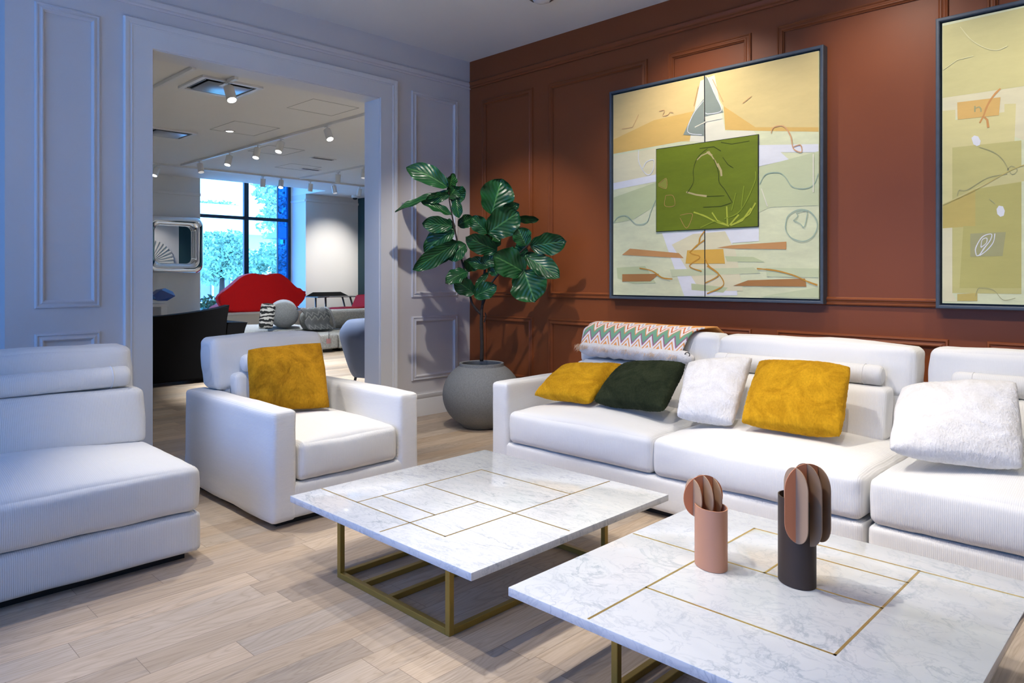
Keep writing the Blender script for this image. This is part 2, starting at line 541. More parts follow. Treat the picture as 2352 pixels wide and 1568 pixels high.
SHAPES_A = [('sand',[(1.663,2.168),(2.043,2.172),(2.431,2.121),(2.431,2.568),(3.195,2.568),(1.663,2.57)]),('ochre',[(1.663,2.235),(2.028,2.327),(2.343,2.34),(2.323,2.147),(1.663,2.128)]),('ochre',[(2.569,2.345),(3.195,2.149),(3.195,2.079),(2.805,2.14),(2.582,2.178)]),('sand2',[(2.431,2.568),(3.195,2.568),(3.195,2.106),(2.793,2.165),(2.569,2.339)]),('cream',[(2.357,2.362),(2.398,2.538),(2.504,2.559),(2.582,2.172),(2.781,2.143),(2.805,2.111),(2.431,2.115),(2.316,2.136)]),('white',[(1.663,1.907),(2.046,1.936),(2.046,1.885),(1.67,1.857)]),('cream2',[(1.67,2.114),(2.028,2.123),(2.046,2.12),(2.046,1.936),(1.663,1.907)]),('white',[(2.817,2.047),(3.195,2.004),(3.195,1.955),(2.817,2.001)]),('white',[(2.817,2.001),(2.934,2.009),(3.014,1.931),(2.817,1.91)]),('sage',[(1.67,1.799),(2.046,1.878),(2.046,1.713),(1.844,1.622),(1.67,1.605)]),('sage2',[(2.817,1.904),(3.195,1.961),(3.195,1.633),(2.888,1.643),(2.817,1.613)]),('white',[(2.095,1.513),(2.817,1.516),(2.817,1.431),(2.633,1.425),(2.67,1.08),(2.274,1.067)]),('cream2',[(2.175,1.428),(2.343,1.496),(2.582,1.504),(2.658,1.366),(2.708,1.11),(2.398,1.106)]),('sage',[(1.699,1.27),(1.952,1.28),(2.043,1.158),(1.844,1.151),(1.708,1.19)]),('sage',[(2.582,1.339),(2.781,1.329),(2.858,1.295),(2.595,1.303)]),('sage',[(2.329,1.156),(2.601,1.13),(2.569,1.096),(2.332,1.111)]),('sage2',[(2.16,1.253),(2.781,1.262),(2.829,1.225),(2.175,1.203)]),('sage2',[(2.864,1.259),(3.195,1.251),(3.195,1.197),(2.87,1.202)]),('sage2',[(2.876,1.084),(3.195,1.138),(3.197,1.073),(2.829,1.072)]),('slate',[(2.431,2.568),(2.465,2.531),(2.569,2.298),(2.431,2.29)]),('slate',[(2.425,2.412),(2.427,2.16),(2.267,2.189),(2.343,2.328)]),('rust',[(1.748,1.365),(1.82,1.41),(2.232,1.367),(2.271,1.331)]),('rust',[(2.524,1.397),(2.633,1.41),(2.997,1.421),(2.997,1.373),(2.633,1.387)]),('brown',[(1.751,1.221),(2.072,1.223),(1.998,1.169),(1.751,1.166)]),('brown',[(2.639,1.142),(2.744,1.179),(3.114,1.191),(3.122,1.141)]),('orange',[(2.298,1.385),(2.569,1.387),(2.582,1.289),(2.285,1.293)])]
STROKES_A = [('black',0.0057,[(2.43,2.568),(2.433,2.116)]),('black',0.0057,[(2.433,1.52),(2.435,1.067)]),('white',0.0047,[(2.451,2.558),(2.511,2.421),(2.556,2.312),(2.465,2.303),(2.438,2.313)]),('white',0.0047,[(2.425,2.4),(2.343,2.316),(2.302,2.205),(2.411,2.169)]),('cream',0.0066,[(2.357,2.228),(2.451,2.256),(2.556,2.258)]),('white',0.0057,[(1.898,2.126),(1.898,2.048),(1.937,1.972),(1.983,1.938),(2.02,1.97),(2.028,2.04),(1.967,2.034),(1.934,1.992)]),('pink',0.0047,[(2.072,2.384),(2.117,2.383),(2.102,2.347),(2.146,2.347),(2.16,2.363),(2.189,2.353)]),('pink',0.0047,[(1.898,2.388),(1.844,2.303),(1.748,2.304)]),('pink',0.0047,[(2.35,2.376),(2.384,2.504)]),('pink',0.0047,[(2.569,2.365),(2.491,2.532)]),('pink',0.0047,[(2.769,2.369),(2.708,2.334)]),('rust2',0.0057,[(2.899,2.11),(2.917,2.146),(2.98,2.143),(3.025,2.075),(3.042,1.996),(3.092,1.968),(3.086,2.012),(3.042,2.007)]),('teal',0.0047,[(1.67,1.605),(1.716,1.649),(1.796,1.651),(1.875,1.588),(1.967,1.596),(2.005,1.677),(2.043,1.751)]),('teal',0.0047,[(2.823,1.795),(2.864,1.854),(2.946,1.857),(2.991,1.825),(3.036,1.76),(3.114,1.742),(3.168,1.764),(3.195,1.826)]),('teal',0.0057,[(2.991,1.514),(3.008,1.579),(3.07,1.614),(3.135,1.604),(3.178,1.558),(3.189,1.504),(3.162,1.446),(3.103,1.419),(3.036,1.44),(3.0,1.48),(2.991,1.514)]),('teal',0.0047,[(3.042,1.55),(3.07,1.576),(3.064,1.598),(3.124,1.605),(3.124,1.561),(3.108,1.506),(3.081,1.531),(3.042,1.55)]),('cream',0.0057,[(2.835,1.766),(2.876,1.649)]),('cream',0.0057,[(3.165,1.948),(3.165,1.716)]),('orange2',0.0076,[(2.431,1.511),(2.398,1.47),(2.384,1.422),(2.323,1.368),(2.398,1.336),(2.316,1.276),(2.411,1.239)]),('orange2',0.0076,[(2.431,1.45),(2.371,1.416),(2.316,1.368)]),('orange2',0.0076,[(2.438,1.323),(2.465,1.275),(2.537,1.215),(2.438,1.16)]),('orange2',0.0076,[(2.451,1.275),(2.543,1.214),(2.569,1.143),(2.451,1.088)]),('orange2',0.0085,[(1.906,1.265),(2.013,1.244),(2.095,1.196),(2.182,1.186)]),('orange2',0.0085,[(2.805,1.254),(2.923,1.242),(3.036,1.213),(3.124,1.175),(3.189,1.151)])]
STROKES_G = [('bone',0.0133,[(2.451,2.046),(2.491,2.017)]),('bone',0.0085,[(2.377,2.0),(2.411,2.026),(2.458,2.039)]),('bone',0.0085,[(2.465,2.05),(2.517,1.972),(2.53,1.935)]),('bone',0.0133,[(2.53,1.959),(2.556,1.908),(2.56,1.872)]),('bone',0.0114,[(2.295,1.788),(2.371,1.763),(2.451,1.747)]),('dark',0.0047,[(2.458,2.069),(2.384,2.017),(2.35,1.936),(2.35,1.85),(2.302,1.781)]),('dark',0.0047,[(2.504,1.991),(2.537,1.904),(2.543,1.833),(2.582,1.782),(2.639,1.689)]),('dark',0.0047,[(2.398,2.076),(2.504,2.075),(2.556,2.039)]),('dark',0.0038,[(2.569,1.996),(2.607,1.944),(2.645,1.917)]),('dark',0.0038,[(2.556,2.098),(2.633,2.076),(2.757,2.08)]),('dark',0.0038,[(2.451,1.745),(2.582,1.74)]),('dark',0.0047,[(2.425,1.674),(2.556,1.671),(2.633,1.689)]),('rust',0.0028,[(2.069,1.863),(2.134,1.898),(2.134,1.826),(2.069,1.851)]),('rust',0.0028,[(2.131,1.776),(2.189,1.771),(2.203,1.702),(2.124,1.705),(2.131,1.776)]),('rust',0.0028,[(2.246,1.63),(2.323,1.638),(2.343,1.619),(2.298,1.538),(2.246,1.612)]),('lime',0.0095,[(2.353,1.645),(2.438,1.613),(2.517,1.572),(2.614,1.538)]),('lime',0.0085,[(2.491,1.634),(2.53,1.578),(2.614,1.538)]),('lime',0.0095,[(2.598,1.668),(2.604,1.544)]),('lime',0.0085,[(2.62,1.543),(2.683,1.608)]),('lime',0.0095,[(2.626,1.541),(2.708,1.568),(2.769,1.645)]),('lime',0.0095,[(2.67,1.558),(2.757,1.606),(2.799,1.677)]),('lime2',0.0076,[(2.404,1.536),(2.504,1.573),(2.569,1.564)]),('lime2',0.0066,[(2.582,1.587),(2.695,1.633),(2.793,1.81),(2.799,1.878)]),('lime2',0.0066,[(2.633,1.637),(2.664,1.751)]),('lime2',0.0066,[(2.701,1.65),(2.72,1.793)])]
SHAPES_G = [('bone2',[(2.065,1.857),(2.136,1.902),(2.136,1.822)])]
SHAPES_B = [('khaki',[(3.857,2.557),(4.22,2.562),(4.22,2.165),(3.857,2.168)]),('cream2',[(3.857,2.168),(4.22,2.163),(4.22,1.892),(3.857,2.092)]),('straw',[(3.857,2.098),(3.917,2.095),(3.917,2.04),(4.137,2.047),(4.137,2.088),(4.186,2.082),(4.175,1.745),(3.857,1.595)]),('khaki2',[(3.903,1.894),(4.209,1.892),(4.209,1.114),(3.903,1.114)]),('khaki',[(3.857,1.595),(4.22,1.766),(4.22,1.685),(4.009,1.663),(3.857,1.579)]),('sandb',[(3.857,1.584),(4.009,1.663),(4.009,1.468),(3.857,1.463)]),('khaki3',[(4.009,1.663),(4.209,1.681),(4.209,1.144),(3.936,1.141),(3.954,1.471),(4.009,1.468)]),('cream2',[(3.857,1.463),(3.903,1.465),(3.903,1.114),(3.926,1.067),(3.857,1.07)]),('sandb',[(3.926,1.109),(4.018,1.116),(4.018,1.074),(3.926,1.072)]),('peach',[(3.926,2.132),(4.12,2.126),(4.113,2.034),(3.928,2.04)]),('greyk',[(3.986,1.429),(4.143,1.431),(4.129,1.308),(3.986,1.307)]),('white',[(3.991,1.934),(4.004,1.945),(4.022,1.937),(4.033,1.912),(4.029,1.892),(4.016,1.887),(4.0,1.899)]),('white',[(4.103,1.551),(4.113,1.568),(4.131,1.563),(4.139,1.539),(4.134,1.515),(4.12,1.51),(4.106,1.525)])]
STROKES_B = [('peach2',0.0086,[(4.12,2.171),(4.089,2.138),(4.062,2.09),(4.045,2.039)]),('peach2',0.0086,[(4.045,2.039),(4.029,2.007)]),('peach2',0.0086,[(4.049,2.035),(4.062,2.018),(4.067,1.977)]),('greyk',0.0067,[(4.007,2.1),(4.007,2.068)]),('greyk',0.0057,[(4.009,2.087),(4.025,2.091),(4.034,2.079),(4.034,2.064)]),('white',0.0048,[(4.013,1.316),(4.011,1.353),(4.04,1.409),(4.08,1.423),(4.076,1.392),(4.049,1.351),(4.027,1.315),(4.013,1.313)]),('white',0.0038,[(4.096,1.425),(4.089,1.381),(4.062,1.341),(4.029,1.312)]),('white',0.0038,[(4.034,1.357),(4.04,1.394),(4.06,1.403),(4.058,1.377),(4.034,1.354)]),('pale',0.0038,[(3.94,2.532),(3.991,2.451),(4.054,2.394),(4.106,2.372),(4.149,2.383)]),('greyl',0.0029,[(4.027,1.881),(4.089,1.848),(4.132,1.801),(4.167,1.726),(4.192,1.744),(4.167,1.767),(4.149,1.748)]),('pale',0.0038,[(3.86,2.319),(3.926,2.359),(4.0,2.364)]),('greyl',0.0029,[(3.926,1.633),(3.936,1.664),(3.972,1.661),(4.062,1.716),(4.149,1.728)]),('greyl',0.0029,[(4.098,1.578),(4.071,1.606)]),('sandb',0.0029,[(3.857,1.589),(4.009,1.658),(4.158,1.742),(4.22,1.766)]),('greyl',0.0029,[(4.009,1.1),(4.027,1.142),(4.089,1.133),(4.132,1.082),(4.184,1.093)])]
# ------------------------------------------------------------------ room shell
H = 3.18
WT = .20
RX, RY = 8.2, -6.6        # main room: x 0..8.2, y -6.6..0
BX, BY = -11.25, 5.79     # showroom behind: window wall x, side wall y
FY = -7.0                 # showroom behind: far side wall y

def floor_mesh():
    bm = bmesh.new()
    bbox(bm, (BX - .3, RY - .3, -.12), (RX + .3, BY + .3, 0))
    return struct(fin(bm, 'floor', M['floor']), 'whitewashed oak plank floor running through both rooms', 'floor')
floor_mesh()

# wall with the doorway (x = 0), opening y -2.773..-1.002, 2.66 high
D0, D1, DH = -2.773, -1.002, 2.672
WL = -3.56                # wall ends here, then steps back
bm = bmesh.new()
bbox(bm, (-WT, WL, 0), (0, D0, H))
bbox(bm, (-WT, D1, 0), (0, 0, H))
bbox(bm, (-WT, D0, DH), (0, D1, H))
bbox(bm, (-WT, .0, 0), (-.0005, BY + .2, H))
struct(fin(bm, 'wall_left', M['wall_white']), 'pale grey panelled wall with a wide doorway', 'wall')
M['recess'] = simple('shade_darkened_grey', (.33, .32, .315), .6, spec=.2)  # wall grey darkened to stand in for shade in the recess
bm = bmesh.new()
bbox(bm, (-WT - 1.1, WL - .15, 0), (-WT, WL, H))
bbox(bm, (-WT - 1.3, RY, 0), (-WT - 1.1, WL, H))
struct(fin(bm, 'wall_recess', M['recess']), 'wall stepping back at the left edge, its grey darkened for shade', 'wall')
bm = bmesh.new()
bbox(bm, (-WT - .012, 4.62, 0), (-WT + .001, BY, H))
struct(fin(bm, 'wall_teal_return', M['teal_wall']), 'dark teal return wall seen in the chrome mirror', 'wall')
bm = bmesh.new()
bbox(bm, (0, 0, 0), (RX, .2, H))
struct(fin(bm, 'wall_back', M['rust_wall']), 'rust brown panelled wall behind the sofa', 'wall')
bm = bmesh.new()
bbox(bm, (RX, RY, 0), (RX + .2, .2, H))
struct(fin(bm, 'wall_right', M['plaster']), 'plain white wall on the right', 'wall')

# ceiling: one slab over both rooms, stepping up over the window recess
REC = -9.67               # mirror wall face
RW = -10.56               # wall face on the right of the window
Y0, Y1 = 1.48, 4.33       # window recess
bm = bmesh.new()
bbox(bm, (REC, RY - .3, H), (RX + .3, BY + .3, H + .15))
bbox(bm, (BX - .3, Y1, H), (REC, BY + .3, H + .15))
bbox(bm, (BX - .3, RY - .3, H), (REC, Y0, H + .15))
bbox(bm, (BX - .3, Y0, H + .50), (REC, Y1, H + .65))
bbox(bm, (REC, Y0 - .1, H + .15), (REC + .1, Y1 + .1, H + .65))
bbox(bm, (BX - .3, Y1, H + .15), (REC, Y1 + .1, H + .65))
bbox(bm, (BX - .3, Y0 - .1, H + .15), (REC, Y0, H + .65))
struct(fin(bm, 'ceiling', M['ceiling']), 'flat off-white plaster ceiling', 'ceiling')

# showroom behind the doorway
bm = bmesh.new()
bbox(bm, (BX - .2, FY, 0), (REC, Y0, H))
struct(fin(bm, 'wall_mirror', M['plaster']), 'white wall carrying the chrome mirror', 'wall')
bm = bmesh.new()
bbox(bm, (BX - .2, Y1, 0), (RW, BY + .2, H))
struct(fin(bm, 'wall_window_side', M['plaster']), 'white wall right of the showroom window, washed by a spotlight', 'wall')
bm = bmesh.new()
bbox(bm, (RW, BY, 0), (-WT, BY + .2, H))
struct(fin(bm, 'wall_teal', M['teal_wall']), 'dark teal side wall of the showroom', 'wall')
bm = bmesh.new()
bbox(bm, (REC, FY - .2, 0), (-WT - 1.3, FY, H))
struct(fin(bm, 'wall_showroom', M['plaster']), 'white far wall of the showroom', 'wall')
# strip above/below the window
bm = bmesh.new()
bbox(bm, (BX - .2, Y0, 0), (BX, Y1, .42))
bbox(bm, (BX - .2, Y0, 3.5), (BX, Y1, H + .5))
struct(fin(bm, 'wall_below_window', M['plaster']), 'low wall under the showroom window', 'wall')

# front wall of the main room with a big shop window (behind the viewer)
bm = bmesh.new()
wx0, wx1, wz0, wz1 = .15, 4.9, .20, 2.95
bbox(bm, (-1.7, RY - .2, 0), (wx0, RY, H))
bbox(bm, (wx1, RY - .2, 0), (RX + .2, RY, H))
bbox(bm, (wx0, RY - .2, 0), (wx1, RY, wz0))
bbox(bm, (wx0, RY - .2, wz1), (wx1, RY, H))
struct(fin(bm, 'wall_front', M['plaster']), 'white front wall with the large shop window', 'wall')

# window glass
def glass_mat(name, tint):
    m = bpy.data.materials.new(name); m.use_nodes = True
    nt = m.node_tree; nt.nodes.clear()
    out = N(nt, 'ShaderNodeOutputMaterial')
    t = N(nt, 'ShaderNodeBsdfTransparent'); t.inputs['Color'].default_value = col(tint)
    g = N(nt, 'ShaderNodeBsdfGlossy'); g.inputs['Roughness'].default_value = .02
    mx = N(nt, 'ShaderNodeMixShader')
    mx.inputs[0].default_value = .05
    nt.links.new(t.outputs[0], mx.inputs[1]); nt.links.new(g.outputs[0], mx.inputs[2])
    nt.links.new(mx.outputs[0], out.inputs['Surface'])
    return m
M['glass'] = glass_mat('blue_tinted_glass', (.45, .73, 1.0))
M['glass_dark'] = glass_mat('deep_blue_return_glass', (.05, .28, .75))
M['glass_front'] = glass_mat('shop_window_glass', (.265, .40, .605))

def bars(name, rects, x0, x1, mat_, parent):
    bm = bmesh.new()
    for (ya, yb, za, zb) in rects:
        bbox(bm, (x0, ya, za), (x1, yb, zb))
    return fin(bm, name, mat_, parent)

win = thing('window_1', 'black framed blue-tinted showroom window with trees outside', 'window', (BX, (Y0 + Y1) / 2, .42))
win['kind'] = 'structure'
cy = (Y0 + Y1) / 2
def wy(y): return y - cy
yb = Y1 - .02
bars('window_frame', [(wy(Y0), wy(Y1), 0, .05), (wy(Y0), wy(Y1), 3.03, 3.08), (wy(Y0), wy(Y0) + .06, 0, 3.08), (wy(yb) - .075, wy(yb), 0, 3.08)], -.06, .02, M['black_frame'], win)
for i, (ya, yb2) in enumerate(((3.13, 3.24),)):
    bars('mullion', [(wy(ya), wy(yb2), 0, 3.08)], -.06, .02, M['black_frame'], win)
bars('transom', [(wy(Y0), wy(Y1) - .02, 2.115, 2.19)], -.055, .015, M['black_frame'], win)
bars('glass_pane', [(wy(Y0), wy(3.97), .0, 3.08)], -.022, -.018, M['glass'], win)
bars('return_glass', [(wy(3.97), wy(4.30), .0, 3.08)], -.022, -.018, M['glass_dark'], win)
bars('return_post', [(wy(3.97), wy(3.985), 0, 3.08)], -.05, .0, M['black_frame'], win)

wf = thing('window_2', 'large shop window in the front wall', 'window', ((wx0 + wx1) / 2, RY - .1, wz0))
wf['kind'] = 'structure'
hw = (wx1 - wx0) / 2; hz = wz1 - wz0
bm = bmesh.new()
for xa in (-hw, -hw / 3, hw / 3, hw - .06):
    bbox(bm, (xa, -.04, 0), (xa + .06, .04, hz))
for za in (0, 1.9, hz - .06):
    bbox(bm, (-hw, -.039, za), (hw, .039, za + .06))
fin(bm, 'window_frame', M['black_frame'], wf)
box('glass_pane', (-hw, -.004, 0), (hw, .004, hz), M['glass_front'], wf)

# ------------------------------------------------------------------ mouldings
PROF = [(0, 0), (.004, .012), (.012, .016), (.018, .010), (.024, .011), (.034, .020), (.040, .020), (.044, .012), (.050, .008), (.050, 0)]
def rect_mould(bm, w, org, eu, ev, en, u0, u1, v0, v1, scale=1.0):
    """mitred picture-frame moulding on a wall: profile (inset, height)"""
    prof = [(a * scale, b * scale) for a, b in PROF]
    rings = []
    for cu, cv, su, sv in ((u0, v0, 1, 1), (u1, v0, -1, 1), (u1, v1, -1, -1), (u0, v1, 1, -1)):
        rings.append([bm.verts.new(org + eu * (cu + su * a) + ev * (cv + sv * a) + en * b) for a, b in prof])
    for i in range(4):
        A, B = rings[i], rings[(i + 1) % 4]
        for k in range(len(prof) - 1):
            bm.faces.new((A[k], B[k], B[k + 1], A[k + 1]))

def strip(bm, org, ea, ev, en, a0, a1, prof):
    """straight moulding along ea; profile (height along ev, out along en)"""
    A = [bm.verts.new(org + ea * a0 + ev * p + en * q) for p, q in prof]
    B = [bm.verts.new(org + ea * a1 + ev * p + en * q) for p, q in prof]
    for k in range(len(prof) - 1):
        bm.faces.new((A[k], B[k], B[k + 1], A[k + 1]))
    bm.faces.new(A); bm.faces.new(B[::-1])

EX, EY, EZ = Vector((1, 0, 0)), Vector((0, 1, 0)), Vector((0, 0, 1))
tn = [0]
def trim(bm, m_, label, auto=40):
    tn[0] += 1
    return struct(fin(bm, 'trim_%d' % tn[0], m_, auto=auto), label, 'moulding')

# white wall, normal +x
for (a, b_, v0, v1, lab) in ((-.673, -.154, 1.025, 2.795, 'tall white panel moulding beside the corner'),
                             (-.673, -.154, .31, .861, 'low white panel moulding behind the planter'),
                             (-3.417, -3.072, 1.015, 2.805, 'tall white panel moulding left of the doorway'),
                             (-3.417, -3.072, .31, .868, 'low white panel moulding left of the doorway')):
    bm = bmesh.new()
    rect_mould(bm, 0, Vector((0, 0, 0)), EY, EZ, EX, a, b_, v0, v1)
    trim(bm, M['wall_white'], lab)
RAIL = [(0, 0), (.0, .012), (.01, .018), (.022, .014), (.03, .020), (.05, .024), (.058, .016), (.066, .008), (.066, 0)]
bm = bmesh.new(); strip(bm, Vector((0, 0, 2.925)), EY, EZ, EX, WL, 0, RAIL)
trim(bm, M['wall_white'], 'picture rail along the white wall')
# rust wall, normal -y
for (a, b_) in ((.17, .797), (.968, 1.938), (2.111, 2.742), (2.912, 3.875), (4.05, 4.68), (4.85, 5.82), (6.0, 6.63), (6.8, 7.77)):
    bm = bmesh.new(); rect_mould(bm, 0, Vector((0, 0, 0)), EX, EZ, -EY, a, b_, 1.03, 2.80)
    trim(bm, M['rust_wall'], 'tall rust panel moulding on the sofa wall')
    bm = bmesh.new(); rect_mould(bm, 0, Vector((0, 0, 0)), EX, EZ, -EY, a, b_, .31, .86)
    trim(bm, M['rust_wall'], 'low rust panel moulding on the sofa wall')
bm = bmesh.new(); strip(bm, Vector((0, 0, 2.93)), EX, EZ, -EY, 0, RX, RAIL)
trim(bm, M['rust_wall'], 'picture rail along the rust wall')
BASE = [(0, 0), (0, .016), (.140, .016), (.150, .012), (.165, .020), (.188, .020), (.188, 0)]
for nm, a0, a1 in (('baseboard_corner', -.82, 0), ('baseboard_left', WL, -2.945)):
    bm = bmesh.new(); strip(bm, Vector((0, 0, 0)), EY, EZ, EX, a0, a1, BASE)
    struct(fin(bm, nm, M['trim_white'], auto=30), 'white baseboard of the panelled wall', 'baseboard')
bm = bmesh.new(); strip(bm, Vector((0, 0, 0)), EX, EZ, -EY, 0, RX, BASE)
struct(fin(bm, 'baseboard_back', M['rust_wall'], auto=30), 'rust baseboard behind the sofa', 'baseboard')

# doorway casing: mitred flat band with a raised outer bead + jamb lining
CW = .170
cas = [(0, .000), (0, .022), (.118, .022), (.122, .026), (.128, .026), (.132, .020), (.150, .030), (.164, .030), (.170, .020), (.170, 0)]
bm = bmesh.new()
def cas_ring(y, z, sy, sz):
    return [bm.verts.new((b_, y + sy * a, z + sz * a)) for a, b_ in cas]
r1 = cas_ring(D0, 0, -1, 0); r2 = cas_ring(D0, DH, -1, 1); r3 = cas_ring(D1, DH, 1, 1); r4 = cas_ring(D1, 0, 1, 0)
for A, B in ((r1, r2), (r2, r3), (r3, r4)):
    for k in range(len(cas) - 1):
        bm.faces.new((A[k], B[k], B[k + 1], A[k + 1]))
trim(bm, M['trim_white'], 'wide white casing around the doorway', 30)
bm = bmesh.new()
bbox(bm, (-WT - .004, D0 - .001, 0), (.004, D0 + .006, DH))
bbox(bm, (-WT - .004, D1 - .006, 0), (.004, D1 + .001, DH))
bbox(bm, (-WT - .004, D0, DH - .006), (.004, D1, DH + .001))
trim(bm, M['trim_white'], 'white jamb lining of the doorway')
# picture rails in the showroom
for (org, ea, en, a0, a1, lab) in ((Vector((REC, 0, 2.82)), EY, EX, FY, Y0, 'picture rail above the chrome mirror'),
                                   (Vector((RW, 0, 3.0)), EY, EX, Y1, BY, 'picture rail right of the showroom window'),
                                   (Vector((0, Y1, 3.0)), EX, -EY, BX, RW, 'picture rail in the window reveal')):
    bm = bmesh.new(); strip(bm, org, ea, EZ, en, a0, a1, [(0, 0), (0, .02), (.03, .03), (.06, .02), (.06, 0)])
    trim(bm, M['plaster'], lab)

M['hatch'] = simple('hatch_gap', (.42, .42, .41), .9)
# access hatches in the showroom ceiling: fine shadow lines
for i, (x, y, w, d) in enumerate(((-2.55, .0, .60, .60), (-4.35, -.10, .75, .62), (-5.6, 1.0, .7, .6), (-6.9, 2.1, .6, .6))):
    bm = bmesh.new()
    t = .006
    for lo, hi in (((x - w / 2, y - d / 2), (x + w / 2, y - d / 2 + t)), ((x - w / 2, y + d / 2 - t), (x + w / 2, y + d / 2)),
                   ((x - w / 2, y - d / 2), (x - w / 2 + t, y + d / 2)), ((x + w / 2 - t, y - d / 2), (x + w / 2, y + d / 2))):
        bbox(bm, (lo[0], lo[1], H - .003), (hi[0], hi[1], H + .001))
    trim(bm, M['hatch'], 'access hatch outline in the showroom ceiling')
# ------------------------------------------------------------------ white sofas and armchair
# local frame: front edge at y=0, depth towards +y, width along x
def seat_shear(h0):
    return None

def sofa_core(root, W, x0, x1, seats, lumbars, backs, rolls, base_x=(None, None), seed=0, fr=(.74, 1.06), frame_x=None, lum_y=.615, bz=.605):
    bx0 = x0 if base_x[0] is None else base_x[0]
    bx1 = x1 if base_x[1] is None else base_x[1]
    soft_box('base', (bx0, .0, .035), (bx1, 1.06, .205), .022, M['fab_x'], root, crown=(.004, .006, .0), n=16, wr=.0018, seed=seed)
    box('plinth', (bx0 + .05, .06, .0), (bx1 - .05, 1.0, .036), M['dark_foot'], root)
    f0, f1 = frame_x or (bx0, bx1)
    soft_box('back_frame', (f0, fr[0] + .07, .03), (f1, fr[1], .622), .025, M['fab_x'], root, crown=(.004, .008, .004), n=16, wr=.002, seed=seed + 1)
    for i, (a, b_) in enumerate(seats):
        soft_box('seat_cushion', (a + .002, -.006, .208), (b_ - .002, .80, .398), .034, M['fab_x'], root, crown=(.008, .018, .064), low=0, n=26, wr=.0028, seed=seed + 5 + i, corner=.006)
    def lean(k, y0, z0):
        return lambda w: Vector((w.x, w.y + (w.z - z0) * k, w.z))
    for i, (a, b_) in enumerate(lumbars):
        soft_box('lumbar_cushion', (a, lum_y, .405), (b_, max(.755, lum_y + .10), .660), .026, M['fab_x'], root, crown=(.006, .026, .006), n=20, wr=.003, seed=seed + 11 + i, corner=.012, shear=lean(.22, 0, .40))
    for i, (a, b_) in enumerate(backs):
        soft_box('back_cushion', (a, .80, bz), (b_, .985, .855), .034, M['fab_back'], root, crown=(.008, .030, .012), n=26, wr=.0055, seed=seed + 21 + i, corner=.012, shear=lean(.14, 0, .6))
    for i, (a, b_) in enumerate(rolls):
        bm = bmesh.new()
        n = 26
        prof = []
        L_ = b_ - a
        K = 22
        pts, rad = [], []
        for k in range(K + 1):
            t = k / K
            x = a + L_ * t
            e = min(t, 1 - t) * L_
            r = .050 * (1 - max(0, (1 - e / .028)) ** 2 * .32) if e < .028 else .050
            r *= 1 + .02 * noise.noise(Vector((x * 6, seed, 0)))
            pts.append((x, .735, .716)); rad.append(r)
        # denser ends
        ends = [(.0, .62), (.006, .82), (.016, .95), (.03, 1.0)]
        pts = [(a + d, .735, .716) for d, s in ends] + pts[2:-2] + [(b_ - d, .735, .716) for d, s in ends[::-1]]
        rad = [.050 * s for d, s in ends] + rad[2:-2] + [.050 * s for d, s in ends[::-1]]
        tube(bm, pts, rad, n=28)
        o = fin(bm, 'neck_roll', M['fab_x'], root, auto=50)
        bm = bmesh.new()
        for xx in (a + .085, b_ - .085):
            bm = bmesh.new()
            th = [2 * pi * k / 36 for k in range(36)]
            tube(bm, [(xx, .735 + .0508 * cos(t), .716 + .0508 * sin(t)) for t in th], .0022, n=6, closed=True)
            fin(bm, 'piping', M['fab_z'], o, smooth=True)

def arm(root, a, b_, h=.562, d=1.04, seed=0, nm='armrest'):
    o = soft_box(nm, (a, -.004, .03), (b_, d, h), .024, M['fab_z'], root, crown=(.006, .004, .006), n=22, wr=.0026, seed=seed)
    # seam around the front panel
    bm = bmesh.new()
    e = .014
    tube(bm, [(a + e, .003, .05), (a + e, .003, h - e), (b_ - e, .003, h - e), (b_ - e, .003, .05)], .0026, n=6)
    fin(bm, 'seam', M['fab_x'], o, smooth=True)

def seat_piping(root):
    pass

# main sofa, left module: world x 1.742..3.898, front y -1.40
s1 = thing('sofa', 'white corduroy two-seat sofa module with left armrest along the rust wall', 'sofa', (1.742, -1.40, 0))
W1 = 2.152
sofa_core(s1, W1, .134, W1, [(.140, 1.150), (1.150, W1)], [(.16, 1.10), (1.06, 2.035)], [(.03, 1.065), (1.068, 2.120)], [(1.10, 2.005)], base_x=(.004, W1), seed=3)
arm(s1, 0, .132, seed=4)
# main sofa, right module: world x 3.905..
s2 = thing('sofa', 'white corduroy armless sofa module at the right edge behind the near table', 'sofa', (3.912, -1.40, 0))
sofa_core(s2, 1.10, 0, 1.12, [(0, 1.12)], [(.07, 1.05)], [(.008, 1.09)], [(.13, 1.0)], seed=41)
# left sofa, facing +x: front x 1.82, right end y -3.195
s3 = thing('sofa', 'white corduroy armless sofa at the left edge in front of the doorway', 'sofa', (1.82, -4.62, 0), pi / 2)
W3 = 1.425
sofa_core(s3, W3, 0, W3, [(0, W3)], [(.06, W3 - .006)], [(.02, W3 - .01)], [(.1, W3 - .055)], seed=61)
# armchair, facing +x: front x 1.742, y -2.838..-1.968
c1 = thing('armchair', 'white corduroy armchair with block arms beside the doorway', 'armchair', (1.742, -2.838, 0), pi / 2)
WA = .870
sofa_core(c1, WA, .134, WA - .134, [(.137, WA - .137)], [(.16, WA - .15)], [(.075, WA - .10)], [(.20, WA - .19)], base_x=(.004, WA - .004), seed=81, frame_x=(.136, WA - .136), lum_y=.665, bz=.565)
arm(c1, 0, .130, seed=82)
arm(c1, WA - .130, WA, seed=83)

